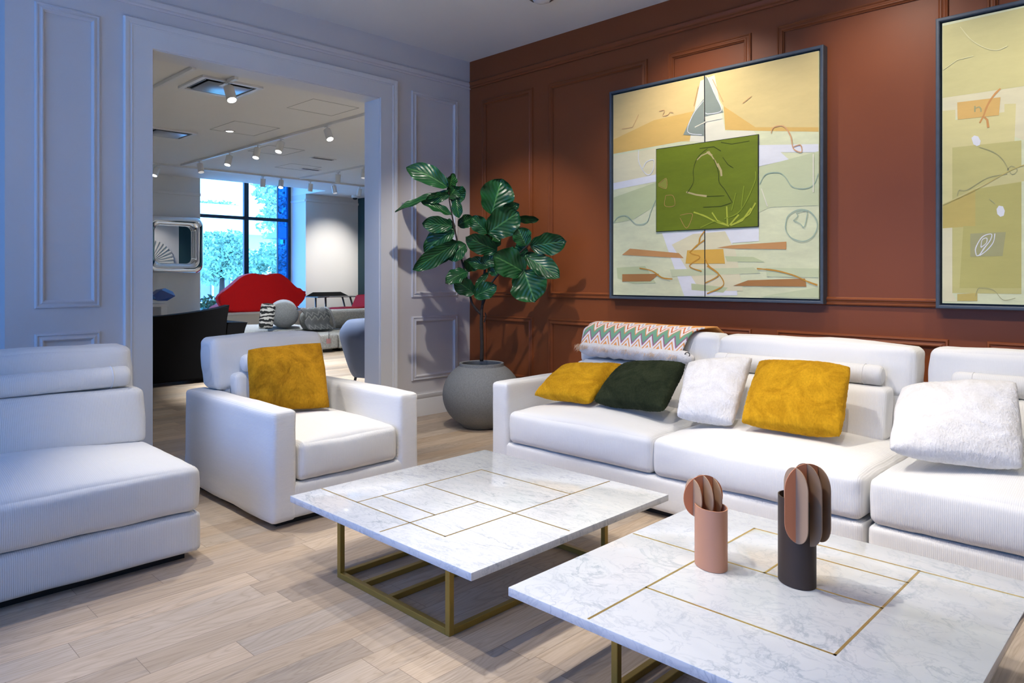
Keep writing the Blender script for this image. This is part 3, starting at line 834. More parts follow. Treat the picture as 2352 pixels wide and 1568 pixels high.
# ------------------------------------------------------------------ scatter cushions
pillow('scatter_cushion', 'mustard plush cushion lying against the left armrest of the long sofa', (1.908, -1.213, 0.469), (2.366, -1.228, 0.479), (2.328, -0.832, 0.667), (2.001, -1.019, 0.653), .125, M['mustard'], 11)
pillow('scatter_cushion', 'dark green plush cushion between mustard and white ones', (2.345, -1.190, 0.480), (2.840, -1.204, 0.494), (2.817, -0.927, 0.723), (2.373, -0.917, 0.679), .135, M['green_fur'], 12)
pillow('scatter_cushion', 'small white plush cushion standing beside the dark green one', (2.916, -1.215, 0.475), (3.209, -1.162, 0.461), (3.170, -0.855, 0.781), (2.799, -0.903, 0.722), .13, M['white_fur'], 13)
pillow('scatter_cushion', 'mustard plush cushion upright in the middle of the long sofa', (3.257, -1.204, 0.486), (3.720, -1.135, 0.477), (3.686, -0.897, 0.782), (3.209, -0.897, 0.768), .14, M['mustard'], 14)
pillow('scatter_cushion', 'large white plush cushion on the right-hand sofa module', (3.959, -1.332, 0.498), (4.408, -1.205, 0.479), (4.340, -0.928, 0.775), (3.886, -0.928, 0.697), .15, M['white_fur'], 15)
pillow('scatter_cushion', 'deep mustard plush cushion upright on the armchair', (1.166, -2.672, 0.476), (1.416, -2.318, 0.469), (1.121, -2.200, 0.821), (1.111, -2.665, 0.809), .14, M['mustard_dark'], 16)

# ------------------------------------------------------------------ zigzag throw on the left back cushion
ZZ = zigzag('zigzag_knit', [(0, (0.78, 0.36, 0.11)), (0.5, (0.84, 0.78, 0.72)), (0.528, (0.52, 0.52, 0.64)), (0.562, (0.84, 0.78, 0.72)), (0.6, (0.66, 0.17, 0.06)), (0.628, (0.84, 0.78, 0.72)), (0.671, (0.72, 0.3, 0.1)), (0.69, (0.2, 0.4, 0.25)), (0.77, (0.36, 0.15, 0.23)), (0.799, (0.86, 0.8, 0.76)), (0.842, (0.78, 0.34, 0.11)), (0.87, (0.86, 0.8, 0.76)), (0.908, (0.78, 0.34, 0.11))], 24.0, .13, .96)
th = thing('throw_blanket', 'orange and green zigzag throw with fur lining on sofa backrest', 'blanket', (2.27, -.66, .64))
def throw_cloth(o):
    bm = bmesh.new()
    uvl = bm.loops.layers.uv.new('UVMap')
    # profile (y, z): behind the back cushion top, over it and down to the roll
    prof = [(-.332, .800), (-.345, .850), (-.395, .885), (-.47, .888), (-.53, .887), (-.585, .876), (-.622, .852), (-.643, .820), (-.657, .788), (-.670, .758), (-.688, .732), (-.712, .708)]
    nx = 44
    lens = [0]
    for p, q in zip(prof, prof[1:]):
        lens.append(lens[-1] + math.dist(p, q))
    tot = lens[-1]
    g = []
    for j, (y, z) in enumerate(prof):
        t = lens[j] / tot
        row = []
        for i in range(nx + 1):
            s = i / nx
            x = (1.875 - .02 * t) + s * (.80 - .05 * t) + (.06 * (1 - t))*s
            yy = y + .005 * noise.noise(Vector((x * 9, z * 9, 1)))
            zz = z + .004 * noise.noise(Vector((x * 7, y * 9, 4))) - .022 * s * t ** 2
            row.append((bm.verts.new(Vector((x, yy, zz)) - o), s, t))
        g.append(row)
    for j in range(len(prof) - 1):
        for i in range(nx):
            q = (g[j][i], g[j][i + 1], g[j + 1][i + 1], g[j + 1][i])
            f = bm.faces.new([a[0] for a in q])
            for lp, a in zip(f.loops, q):
                lp[uvl].uv = (a[1] * .8, a[2])
    return bm
o_ = Vector((2.27, -.66, .64))
me_o = fin(throw_cloth(o_), 'zigzag_cloth', ZZ, th, smooth=True)
md = me_o.modifiers.new('thick', 'SOLIDIFY'); md.thickness = .008; md.offset = 1
# rolled white fur lining lying in front
bm = bmesh.new()
pts = [(1.885 + .84 * k / 30, -.712 + .005 * sin(k), .724 - .006 * (k / 30) + .004 * sin(k * 1.7)) for k in range(31)]
rad = [.043 * (.55 if k in (0, 30) else (.85 if k in (1, 29) else 1)) + .003 * sin(k * 2.1) for k in range(31)]
tube(bm, [Vector(p) - o_ for p in pts], rad, n=24)
fin(bm, 'fur_lining', M['white_fur'], th, smooth=True)
bm = bmesh.new()
rn = random.Random(3)
for k in range(1500):
    s = rn.random()
    p = Vector((1.865 + .775 * s, -.722 + rn.uniform(-.03, .02), .744 - .014 * s + rn.uniform(-.012, .012)))
    d = Vector((rn.uniform(-.5, .5), -1 + rn.uniform(-.4, .4), rn.uniform(-.8, .25))).normalized() * rn.uniform(.018, .036)
    w = Vector((1, .2, .1)) * .0011
    q = p + d * .6 + Vector((0, 0, -.002)); e = p + d + Vector((0, 0, -.009))
    vs = [bm.verts.new(x - o_) for x in (p - w, p + w, q + w * .7, q - w * .7)]
    ve = bm.verts.new(e - o_)
    bm.faces.new(vs); bm.faces.new((vs[3], vs[2], ve))
ff = fin(bm, 'fur_fringe', simple('tan_fur_tips', (.74, .52, .34), .9, noise_amt=.4, scale=22), th, normals=False)
ff['kind'] = 'stuff'
bm = bmesh.new()
tube(bm, [Vector((2.70 + .016 * cos(t), -.735, .745 + .013 * sin(t))) - o_ for t in [k * 2 * pi / 16 for k in range(16)]], .0025, n=6, closed=True)
fin(bm, 'hanging_loop', M['table_black'], th, smooth=True)

# ------------------------------------------------------------------ coffee tables
def inlay(bm, x0, y0, x1, y1, w, z=.3):
    a, b_ = min(x0, x1), max(x0, x1); c, d = min(y0, y1), max(y0, y1)
    bbox(bm, (a - w / 2, c - w / 2, z - .004), (b_ + w / 2, d + w / 2, z + .0007))

def coffee_table(label, org, lines, frame, mrb, imat, iw, rails, top=(1.10, 1.10)):
    t = thing('coffee_table', label, 'coffee table', (org[0], org[1], 0), 0, 'square marble coffee tables')
    o = Vector((org[0], org[1], 0))
    hx, hy = top[0] / 2, top[1] / 2
    tp = box('marble_top', (-hx, -hy, .274), (hx, hy, .300), mrb, t, bev=.002, seg=2)
    bm = bmesh.new()
    for (a, b_, c, d) in lines:
        inlay(bm, a - o.x, b_ - o.y, c - o.x, d - o.y, iw)
    fin(bm, 'brass_inlay', imat, tp)
    fx0, fx1, fy0, fy1 = [v - (o.x if i < 2 else o.y) for i, v in enumerate(frame)]
    s = .022
    for (x, y) in ((fx0, fy0), (fx1 - s, fy0), (fx1 - s, fy1 - s), (fx0, fy1 - s)):
        box('leg', (x, y, 0), (x + s, y + s, .274), M['brass_frame'], t, bev=.0015, seg=1)
    for zz, nm in ((0.0, 'bottom_rail'), (.252, 'top_rail')):
        for (lo, hi) in (((fx0 + s, fy0), (fx1 - s, fy0 + s)), ((fx0 + s, fy1 - s), (fx1 - s, fy1)),
                         ((fx0, fy0 + s), (fx0 + s, fy1 - s)), ((fx1 - s, fy0 + s), (fx1, fy1 - s))):
            box(nm, (lo[0], lo[1], zz), (hi[0], hi[1], zz + s), M['brass_frame'], t, bev=.0015, seg=1)
    for r in rails:
        r -= o.x
        box('cross_rail', (r, fy0 + s, 0), (r + s, fy1 - s, s), M['brass_frame'], t, bev=.0015, seg=1)
    return t

coffee_table('square white marble coffee table with brass inlay in front of the armchair', (2.740, -2.434),
             [(2.194, -2.842, 3.0, -2.842), (3.0, -2.842, 3.0, -1.897), (2.458, -2.161, 3.0, -2.161), (2.458, -2.842, 2.458, -2.161),
              (2.80, -2.971, 2.80, -2.498), (2.458, -2.498, 3.271, -2.498), (2.458, -2.722, 2.80, -2.722)],
             (2.40, 3.086, -2.897, -2.02), M['marble_a'], M['brass'], .0056, (2.545, 2.715), (1.105, 1.105))
coffee_table('square white marble coffee table at the lower right carrying two vases', (3.992, -2.428),
             [(3.73, -2.967, 3.73, -2.015), (3.73, -2.015, 4.525, -2.015), (4.262, -2.700, 4.262, -2.015), (3.73, -2.700, 4.262, -2.700),
              (3.453, -2.362, 4.262, -2.362), (3.93, -2.362, 3.93, -2.015), (3.93, -2.134, 4.262, -2.134)],
             (3.660, 4.32, -2.775, -2.08), M['marble_b'], M['brass_bright'], .0068, (3.74, 4.12), (1.10, 1.10))

# ------------------------------------------------------------------ disc vases
def stadium(hw_, hh, n=20):
    """upright stadium outline (half width, half height)"""
    pts = []
    c = hh - hw_
    for k in range(n + 1):
        a = pi * k / n
        pts.append((hw_ * cos(a), c + hw_ * sin(a)))
    for k in range(n + 1):
        a = pi + pi * k / n
        pts.append((hw_ * cos(a), -c + hw_ * sin(a)))
    out = []
    for p in pts:
        if not out or math.dist(out[-1], p) > 1e-6: out.append(p)
    if math.dist(out[0], out[-1]) < 1e-6: out.pop()
    return out

def vase(label, x, y, p, q, h, ang, bodymat, dz, off, hw_, hh, mains, finm, fin_off, fin_hw, fin_hh, group):
    """oval tube vase; long axis direction ang; upright disc across it and three fins along it"""
    z0 = .3012
    t = thing('disc_vase', label, 'vase', (x, y, z0), ang, group)
    n = 56
    bm = bmesh.new()
    prof = [(1, 0), (1, h), (.93, h), (.93, .006)]
    rings = [[bm.verts.new((p * s * cos(2 * pi * k / n) if s == 1 else (p - .0035) * cos(2 * pi * k / n),
                            q * sin(2 * pi * k / n) if s == 1 else (q - .0035) * sin(2 * pi * k / n), z)) for k in range(n)] for s, z in prof]
    for A, B in zip(rings, rings[1:]):
        for k in range(n):
            bm.faces.new((A[k], A[(k + 1) % n], B[(k + 1) % n], B[k]))
    bm.faces.new(rings[0][::-1]); bm.faces.new(rings[-1])
    fin(bm, 'body', bodymat, t, auto=40)
    th_ = .0026
    bm = bmesh.new()
    extrude_poly(bm, [(off - th_ / 2, a, dz + b_) for a, b_ in stadium(hw_, hh)], (th_, 0, 0))
    bmesh.ops.bevel(bm, geom=[e for e in bm.edges if abs((e.verts[0].co - e.verts[1].co).x) < 1e-6], offset=.0006, segments=1, affect='EDGES')
    fin(bm, 'disc', mains, t, auto=30)
    for (yy, fh, fz, fw, fx), mm in zip(fin_off, finm):
        bm = bmesh.new()
        extrude_poly(bm, [(off + fx + a, yy - th_ / 2, dz + fz + b_) for a, b_ in stadium(fw, fh)], (0, th_, 0))
        bmesh.ops.bevel(bm, geom=[e for e in bm.edges if abs((e.verts[0].co - e.verts[1].co).y) < 1e-6], offset=.0006, segments=1, affect='EDGES')
        fin(bm, 'fin', mm, t, auto=30)
    return t

VA = math.atan2(-.545, .839)
vase('peach oval tube vase with one round terracotta disc and sand fins', 3.785, -2.425, .0635, .0455, .186, VA, M['peach'],
     .199, -.050, .068, .0685, M['terracotta'], [M['sand']] * 3,
     [(-.034, .058, 0, .0575, 0), (.0, .0675, 0, .067, 0), (.034, .058, 0, .0575, 0)], 0, 0, 'disc vases on the near table')
vase('tall chocolate oval vase with overlapping stadium discs and taupe fins', 4.027, -2.357, .063, .048, .252, VA, M['choc'],
     .242, .048, .072, .118, M['terracotta'], [M['sand'], M['taupe'], M['taupe']],
     [(-.036, .108, 0, .057, 0), (.0, .1175, 0, .068, 0), (.036, .108, 0, .057, 0)], 0, 0, 'disc vases on the near table')

# ------------------------------------------------------------------ framed paintings
def paint_mat(name, c, amt=.05, scale=6.0, rough=.6):
    m, nt, b = mat(name)
    L = nt.links
    tc = N(nt, 'ShaderNodeTexCoord')
    mp = N(nt, 'ShaderNodeMapping'); mp.inputs['Scale'].default_value = (1, 1, 3.0)
    L.new(tc.outputs['Object'], mp.inputs['Vector'])
    n1 = N(nt, 'ShaderNodeTexNoise', Scale=scale, Detail=7.0, Roughness=.65)
    L.new(mp.outputs['Vector'], n1.inputs['Vector'])
    r = ramp(nt, [(.3, [x * (1 - amt) for x in c]), (.7, [min(1, x * (1 + amt)) for x in c])])
    L.new(n1.outputs['Fac'], r.inputs['Fac'])
    L.new(r.outputs['Color'], b.inputs['Base Color'])
    b.inputs['Roughness'].default_value = rough
    b.inputs['Specular IOR Level'].default_value = .25
    return m
def srgb(r, g, b):
    f = lambda v: (v / 255 / 12.92) if v / 255 <= .04045 else ((v / 255 + .055) / 1.055) ** 2.4
    return (f(r), f(g), f(b))
PC = dict(base=srgb(216, 218, 176), sand=srgb(222, 194, 130), sand2=srgb(218, 196, 132), ochre=srgb(216, 178, 100), cream=srgb(226, 222, 196), cream2=srgb(222, 214, 174),
          white=srgb(226, 226, 224), sage=srgb(192, 200, 152), sage2=srgb(200, 206, 162), slate=srgb(138, 148, 136), rust=srgb(198, 146, 90), brown=srgb(172, 122, 70),
          orange=srgb(218, 172, 76), green=srgb(108, 122, 26), black=(.004, .004, .005), pink=srgb(206, 164, 112), rust2=srgb(208, 158, 112), teal=srgb(160, 180, 158),
          orange2=srgb(196, 142, 54), bone=srgb(184, 168, 116), dark=srgb(62, 72, 18), lime=srgb(172, 180, 60), lime2=srgb(132, 148, 38), bone2=srgb(140, 144, 60),
          rustg=srgb(110, 92, 30), khaki=srgb(206, 198, 138), khaki2=srgb(198, 190, 122), khaki3=srgb(186, 178, 106), straw=srgb(216, 206, 144), sandb=srgb(196, 176, 100),
          peach=srgb(218, 178, 104), greyk=srgb(168, 164, 116), peach2=srgb(206, 150, 88), pale=srgb(222, 216, 164), greyl=srgb(170, 166, 120))
PM = {k: paint_mat('paint_' + k, v, .05 if k not in ('base', 'green') else .10, 5.0) for k, v in PC.items()}

def stroke_poly(pts, w):
    """ribbon outline as quads for a brush line, smoothed"""
    P = [Vector((p[0], 0, p[1])) for p in pts]
    if len(P) > 3:
        Q = []
        for i in range(len(P) - 1):
            p0 = P[max(i - 1, 0)]; p1 = P[i]; p2 = P[i + 1]; p3 = P[min(i + 2, len(P) - 1)]
            for k in range(5):
                t = k / 5
                Q.append(.5 * ((2 * p1) + (-p0 + p2) * t + (2 * p0 - 5 * p1 + 4 * p2 - p3) * t * t + (-p0 + 3 * p1 - 3 * p2 + p3) * t ** 3))
        Q.append(P[-1]); P = Q
    out = []
    for i, p in enumerate(P):
        d = P[min(i + 1, len(P) - 1)] - P[max(i - 1, 0)]
        if d.length < 1e-6: d = Vector((1, 0, 0))
        d.normalize()
        nn = Vector((-d.z, 0, d.x))
        ww = 1.4 * w * (.75 + .35 * noise.noise(p * 30))
        out.append((p + nn * ww / 2, p - nn * ww / 2))
    return out

def painting(label, x0, x1, z0, z1, layers, panel=None):
    t = thing('framed_painting', label, 'painting', ((x0 + x1) / 2, 0, z0), 0)
    cx = (x0 + x1) / 2
    w2 = (x1 - x0) / 2; hh = z1 - z0
    # frame: mitred box profile
    fw, fd = .020, .065
    prof = [(0, 0), (0, fd), (.004, fd + .002), (.014, fd + .002), (.018, fd), (.018, fd - .006), (fw, fd - .006), (fw, 0)]
    bm = bmesh.new()
    rings = []
    for cu, cv, su, sv in ((-w2, 0, 1, 1), (w2, 0, -1, 1), (w2, hh, -1, -1), (-w2, hh, 1, -1)):
        rings.append([bm.verts.new((cu + su * a, -b_, cv + sv * a)) for a, b_ in prof])
    for i in range(4):
        A, B = rings[i], rings[(i + 1) % 4]
        for k in range(len(prof) - 1):
            bm.faces.new((A[k], B[k], B[k + 1], A[k + 1]))
    fin(bm, 'frame', M['frame_grey'], t, auto=25)
    box('shadow_gap', (-w2 + fw - .001, -.040, fw - .001), (w2 - fw + .001, -.002, hh - fw + .001), M['black_line'], t)
    g = .009
    ca = box('canvas', (-w2 + fw + g, -.055, fw + g), (w2 - fw - g, -.040, hh - fw - g), PM['base'], t)
    lim = (x0 + fw + g + .001, x1 - fw - g - .001, z0 + fw + g + .001, z1 - fw - g - .001)
    def clip(p): return (min(max(p[0], lim[0]), lim[1]), min(max(p[1], lim[2]), lim[3]))
    def build(nm, shapes, strokes, y0, parent):
        bm = bmesh.new()
        mats = []
        def mi(k):
            if k not in mats: mats.append(k)
            return mats.index(k)
        y = y0
        for k, pts in shapes:
            y -= .00012
            pts = [clip(p) for p in pts]
            q = []
            for p in pts:
                if not q or math.dist(q[-1], p) > .002: q.append(p)
            f = bm.faces.new([bm.verts.new((p[0] - cx, y, p[1] - z0)) for p in q])
            f.material_index = mi(k)
        for k, w, pts in strokes:
            y -= .00008
            rb = stroke_poly([clip(p) for p in pts], w)
            vs = [(bm.verts.new((a.x - cx, y, a.z - z0)), bm.verts.new((b_.x - cx, y, b_.z - z0))) for a, b_ in rb]
            for A, B in zip(vs, vs[1:]):
                f = bm.faces.new((A[0], A[1], B[1], B[0])); f.material_index = mi(k)
        for f in bm.faces: f.normal_update()
        bmesh.ops.triangulate(bm, faces=[f for f in bm.faces if len(f.verts) > 4])
        for f in bm.faces:
            if f.normal.y > 0: f.normal_flip()
        return fin(bm, nm, [PM[k] for k in mats], parent, normals=False)
    build('painted_marks', layers[0], layers[1], -.0552, ca)
    if panel:
        P_, st, shp = panel
        xs = [p[0] for p in P_]; zs = [p[1] for p in P_]
        a, b_, c, d = min(xs) - cx, max(xs) - cx, min(zs) - z0, max(zs) - z0
        pn = box('centre_panel', (a, -.063, c), (b_, -.0535, d), M['black_line'], t)
        box('green_field', (a + .004, -.0640, c + .004), (b_ - .004, -.0625, d - .004), PM['green'], pn)
        build('painted_lines', shp, st, -.0642, pn)
    return t

painting('square abstract painting with a green centre panel, whole in view', 1.638, 3.226, 1.037, 2.598, (SHAPES_A, STROKES_A), (GREEN_A, STROKES_G, SHAPES_G))
painting('pale yellow abstract painting cut off by the right edge', 3.826, 5.41, 1.030, 2.600, (SHAPES_B, STROKES_B))

# ------------------------------------------------------------------ planter and fiddle-leaf fig
PX, PY = .697, -.505
pt = thing('planter', 'round grey concrete planter in the corner', 'planter', (PX, PY, 0))
bm = bmesh.new()
prof = [(.135, 0.0), (.150, .004)]
for k in range(1, 25):
    a = -pi / 2 + .48 + (pi - .48 - .58) * k / 24
    prof.append((.313 * cos(a) ** .92 if cos(a) > 0 else 0, .262 + .270 * sin(a) / 1.0))
prof += [(.178, .512), (.168, .514), (.160, .508), (.168, .47), (.20, .43)]
lathe(bm, prof, 64)
fin(bm, 'pot', M['concrete'], pt, auto=50)
bm = bmesh.new()
lathe(bm, [(.01, .455), (.10, .462), (.19, .450), (.21, .445)], 40, cap_bottom=True)
fin(bm, 'soil', M['soil'], pt, smooth=True)

pl = thing('fiddle_leaf_fig', 'fiddle-leaf fig tree growing in the round concrete planter', 'plant', (PX, PY, .462))
RV = Vector((.7149, .6992, 0)); FV = Vector((.6992, -.7149, 0))     # across / towards the room
def pp(zx, zy, d=0.0):
    """plant sheet coordinate -> local position: across, up, and d metres into the room"""
    k = 1 - d / 5.78
    lat = ((zx - 520) * .4466 - 0) * .003503 * k + (-.242) * (k - 1)
    hgt = 1.2 - (320 + zy * .4466 - 636) * .003503 * k
    return RV * lat + FV * d + Vector((0, 0, hgt - .462))
def branch(nm, pts, rads, parent):
    P = [pp(*p) for p in pts]
    Q, rr = [], []
    for i in range(len(P) - 1):
        p0 = P[max(i - 1, 0)]; p1 = P[i]; p2 = P[i + 1]; p3 = P[min(i + 2, len(P) - 1)]
        for k in range(4):
            t = k / 4
            Q.append(.5 * ((2 * p1) + (-p0 + p2) * t + (2 * p0 - 5 * p1 + 4 * p2 - p3) * t * t + (-p0 + 3 * p1 - 3 * p2 + p3) * t ** 3))
            rr.append(rads[i] * (1 - t) + rads[i + 1] * t)
    Q.append(P[-1]); rr.append(rads[-1])
    bm = bmesh.new()
    tube(bm, Q, rr, n=10)
    return fin(bm, nm, M['bark'], parent, smooth=True)
branch('trunk', [(520, 1140), (522, 1050), (519, 960), (520, 870)], [.0155, .015, .0145, .013], pl)
branch('branch', [(518, 900), (475, 850), (458, 790), (440, 700), (412, 600), (385, 480), (368, 390), (352, 300), (350, 250)], [.011, .010, .009, .0085, .008, .007, .006, .005, .004], pl)
branch('branch', [(520, 880), (530, 800), (530, 720), (545, 620), (555, 520), (568, 420), (575, 380)], [.012, .010, .009, .008, .007, .006, .004], pl)
branch('branch', [(525, 850, 0), (560, 760, .06), (600, 700, .10), (680, 620, .14), (740, 560, .16), (790, 522, .18)], [.010, .009, .008, .0065, .005, .004], pl)
branch('branch', [(700, 605, .14), (722, 640, .17), (742, 680, .2)], [.005, .004, .003], pl)
branch('branch', [(533, 940), (542, 905), (536, 890)], [.006, .005, .003], pl)

def leaf_mat():
    m, nt, b = mat('fig_leaf')
    L = nt.links
    uv = N(nt, 'ShaderNodeUVMap'); sp = N(nt, 'ShaderNodeSeparateXYZ'); L.new(uv.outputs['UV'], sp.inputs[0])
    # distance to midrib and side veins
    a = N(nt, 'ShaderNodeMath', operation='SUBTRACT'); a.inputs[1].default_value = .5; L.new(sp.outputs['X'], a.inputs[0])
    ab = N(nt, 'ShaderNodeMath', operation='ABSOLUTE'); L.new(a.outputs[0], ab.inputs[0])
    mid = ramp(nt, [(0, (.10, .22, .06)), (.018, (.10, .22, .06)), (.03, (0, 0, 0))]); L.new(ab.outputs[0], mid.inputs['Fac'])
    v = N(nt, 'ShaderNodeMath', operation='MULTIPLY_ADD'); v.inputs[1].default_value = -.9; L.new(ab.outputs[0], v.inputs[0]); L.new(sp.outputs['Y'], v.inputs[2])
    v2 = N(nt, 'ShaderNodeMath', operation='MULTIPLY'); v2.inputs[1].default_value = 7.0; L.new(v.outputs[0], v2.inputs[0])
    v3 = N(nt, 'ShaderNodeMath', operation='PINGPONG'); v3.inputs[1].default_value = .5; L.new(v2.outputs[0], v3.inputs[0])
    ve = ramp(nt, [(0, (.035, .10, .03)), (.06, (0, 0, 0))]); L.new(v3.outputs[0], ve.inputs['Fac'])
    n1 = N(nt, 'ShaderNodeTexNoise', Scale=9.0, Detail=3.0)
    tc = N(nt, 'ShaderNodeTexCoord'); L.new(tc.outputs['Object'], n1.inputs['Vector'])
    base = ramp(nt, [(.3, (.006, .045, .014)), (.7, (.012, .100, .024))]); L.new(n1.outputs['Fac'], base.inputs['Fac'])
    s1 = N(nt, 'ShaderNodeMix', data_type='RGBA', blend_type='ADD'); s1.inputs[0].default_value = .6
    L.new(base.outputs['Color'], s1.inputs[6]); L.new(mid.outputs['Color'], s1.inputs[7])
    s2 = N(nt, 'ShaderNodeMix', data_type='RGBA', blend_type='ADD'); s2.inputs[0].default_value = .3
    L.new(s1.outputs[2], s2.inputs[6]); L.new(ve.outputs['Color'], s2.inputs[7])
    L.new(s2.outputs[2], b.inputs['Base Color'])
    bp = N(nt, 'ShaderNodeBump', Strength=.7, Distance=.008)
    L.new(v3.outputs[0], bp.inputs['Height']); L.new(bp.outputs['Normal'], b.inputs['Normal'])
    b.inputs['Roughness'].default_value = .33
    b.inputs['Specular IOR Level'].default_value = .45
    return m
M['leaf'] = leaf_mat()
def leaf(base, tip, w, roll=0.0, sag=.06, seed=0):
    """fiddle-shaped leaf from base to tip; w full width (m); roll turns the blade about its axis"""
    B, T = pp(*base), pp(*tip)
    ax = (T - B); Ln = ax.length; ax.normalize()
    side = ax.cross(FV).normalized()              # blade faces the room
    side = (Matrix.Rotation(roll, 3, ax) @ side)
    nn = side.cross(ax).normalized()
    bm = bmesh.new(); uvl = bm.loops.layers.uv.new('UVMap')
    K, J = 16, 8
    rows = []
    rn_ = random.Random(seed)
    ph = rn_.uniform(0, 6)
    for i in range(K + 1):
        t = i / K
        # fiddle outline: narrow base, slight waist, broad end
        wd = (sin(pi * t ** .72)) ** .62 * (.60 + .52 * t) * (1 - .12 * math.exp(-((t - .34) / .12) ** 2))
        if i in (0, K): wd = .03
        row = []
        for j in range(J + 1):
            s = -1 + 2 * j / J
            p = B + ax * (Ln * t) + side * (s * wd * w / 2)
            p += nn * (.10 * w * (s * s) * .9 - sag * Ln * (t * t) * 1.2 + .05 * w * s * s * sin(t * 17 + ph + (2 if s > 0 else 0)) + sag * Ln * .35 * sin(pi * t))
            p += Vector((0, 0, -sag * Ln * .6 * t * t))
            row.append((bm.verts.new(p), (s + 1) / 2, t))
        rows.append(row)
    for i in range(K):
        for j in range(J):
            q = (rows[i][j], rows[i][j + 1], rows[i + 1][j + 1], rows[i + 1][j])
            f = bm.faces.new([a[0] for a in q])
            for lp, a in zip(f.loops, q): lp[uvl].uv = (a[1], a[2])
    # short stalk
    o = fin(bm, 'leaf', M['leaf'], pl, smooth=True, normals=False)
    return o
ZP = .001564
LEAVES = [
    ((345, 248, .02), (138, 112, .08), 98, .35, .14), ((350, 262, 0), (376, 172, 0), 62, .9, .05), ((350, 272, .02), (72, 352, .12), 62, 1.0, .05),
    ((352, 285, .04), (232, 308, .10), 52, -.5, .05), ((364, 390, .03), (212, 312, .10), 58, .8, .05), ((362, 262, -.04), (432, 305, -.06), 92, .3, .05),
    ((388, 305, .02), (402, 398, .03), 52, .3, .1), ((368, 445, .03), (215, 425, .08), 76, -.2, .08), ((396, 442, -.06), (478, 400, -.1), 62, .3, .05),
    ((378, 462, 0), (222, 565, .02), 96, .2, .1), ((398, 530, .05), (170, 662, .16), 82, -.35, .06), ((392, 525, .0), (238, 638, .03), 96, .3, .08),
    ((438, 540, .02), (348, 612, .06), 84, .2, .08), ((445, 682, .04), (336, 724, .14), 74, .5, .1), ((480, 790, .03), (383, 718, .10), 82, -.2, .05),
    ((486, 808, .03), (594, 746, .10), 78, -.2, .08), ((570, 388, 0), (625, 196, .02), 150, .1, .06), ((598, 382, .02), (714, 330, .04), 54, .5, .05),
    ((552, 482, .05), (712, 368, .10), 138, .15, .07), ((680, 405, -.06), (816, 412, -.1), 42, .6, .05), ((552, 482, .03), (466, 394, .06), 72, -.1, .05),
    ((598, 572, .06), (440, 498, .16), 92, -.35, .08), ((562, 652, .03), (452, 622, .06), 60, .3, .05), ((520, 645, .03), (604, 590, .06), 70, .1, .05),
    ((748, 545, .15), (706, 452, .18), 84, .1, .05), ((772, 548, .18), (954, 520, .30), 98, .25, .06), ((735, 682, .18), (580, 588, .30), 128, .2, .06),
    ((752, 605, .17), (920, 698, .28), 92, -.2, .07), ((738, 590, .12), (888, 640, .14), 62, .4, .05), ((738, 675, .2), (792, 828, .26), 160, .15, .08),
    ((700, 600, .1), (640, 575, .08), 60, .2, .05), ((556, 686, .02), (484, 764, .05), 34, .4, .05), ((602, 705, .03), (570, 640, .0), 60, .1, .05),
    ((385, 470, -.05), (300, 440, -.1), 84, .2, .1), ((760, 570, .13), (690, 600, .10), 90, .3, .06), ((548, 560, -.02), (600, 480, -.08), 80, .2, .05),
    ((430, 620, -.03), (500, 660, -.1), 70, .3, .06), ((350, 300, -.03), (395, 240, -.02), 70, .5, .05),
]
for i, (b_, t_, w_, ro, sg) in enumerate(LEAVES):
    leaf(b_, t_, w_ * ZP * 1.45, ro, sg, i)
# ------------------------------------------------------------------ showroom behind the doorway
# window bench
bn = thing('window_bench', 'low white bench along the showroom window under the red lip sofa', 'bench', (-10.3, 1.0, 0))
bbm = bmesh.new(); bbox(bbm, (-.92, -5.5, .425), (.86, 2.92, .470), .004, 1)
fin(bbm, 'bench_top', M['plaster'], bn, auto=30)
bbm = bmesh.new(); bbox(bbm, (.62, -5.48, 0), (.83, 2.90, .425))
fin(bbm, 'bench_front', simple('cream_bench_front', (.60, .575, .52), .7), bn)

# mirror with puffy chrome frame
mr = thing('wall_mirror', 'square mirror with inflated chrome frame on the showroom wall', 'mirror', (REC, .94, 1.83))
def rrect(a, r, n=10):
    out = []
    for cx_, cy_, s in ((a - r, a - r, 0), (-a + r, a - r, 1), (-a + r, -a + r, 2), (a - r, -a + r, 3)):
        for k in range(n + 1):
            t = pi / 2 * (s + k / n)
            out.append((cx_ + r * cos(t), cy_ + r * sin(t)))
    return out
bm = bmesh.new()
Q = 20
rings = []
for k in range(Q):
    t = 2 * pi * k / Q
    off = .095 * cos(t)
    hgt = .085 + .080 * sin(t) if True else 0
    a = .462 + off
    ring = []
    for i, (u, v) in enumerate(rrect(a, .10 + max(0, off) * .55 + .02, 10)):
        pf = .010 * noise.noise(Vector((u * 5, v * 5, k * .25)))
        ring.append(bm.verts.new((max(.004, hgt + pf), u, v)))
    rings.append(ring)
for k in range(Q):
    A, B = rings[k], rings[(k + 1) % Q]
    n_ = len(A)
    for i in range(n_):
        bm.faces.new((A[i], A[(i + 1) % n_], B[(i + 1) % n_], B[i]))
fin(bm, 'chrome_frame', M['chrome'], mr, smooth=True)
box('mirror_glass', (.030, -.40, -.40), (.040, .40, .40), M['mirror'], mr)

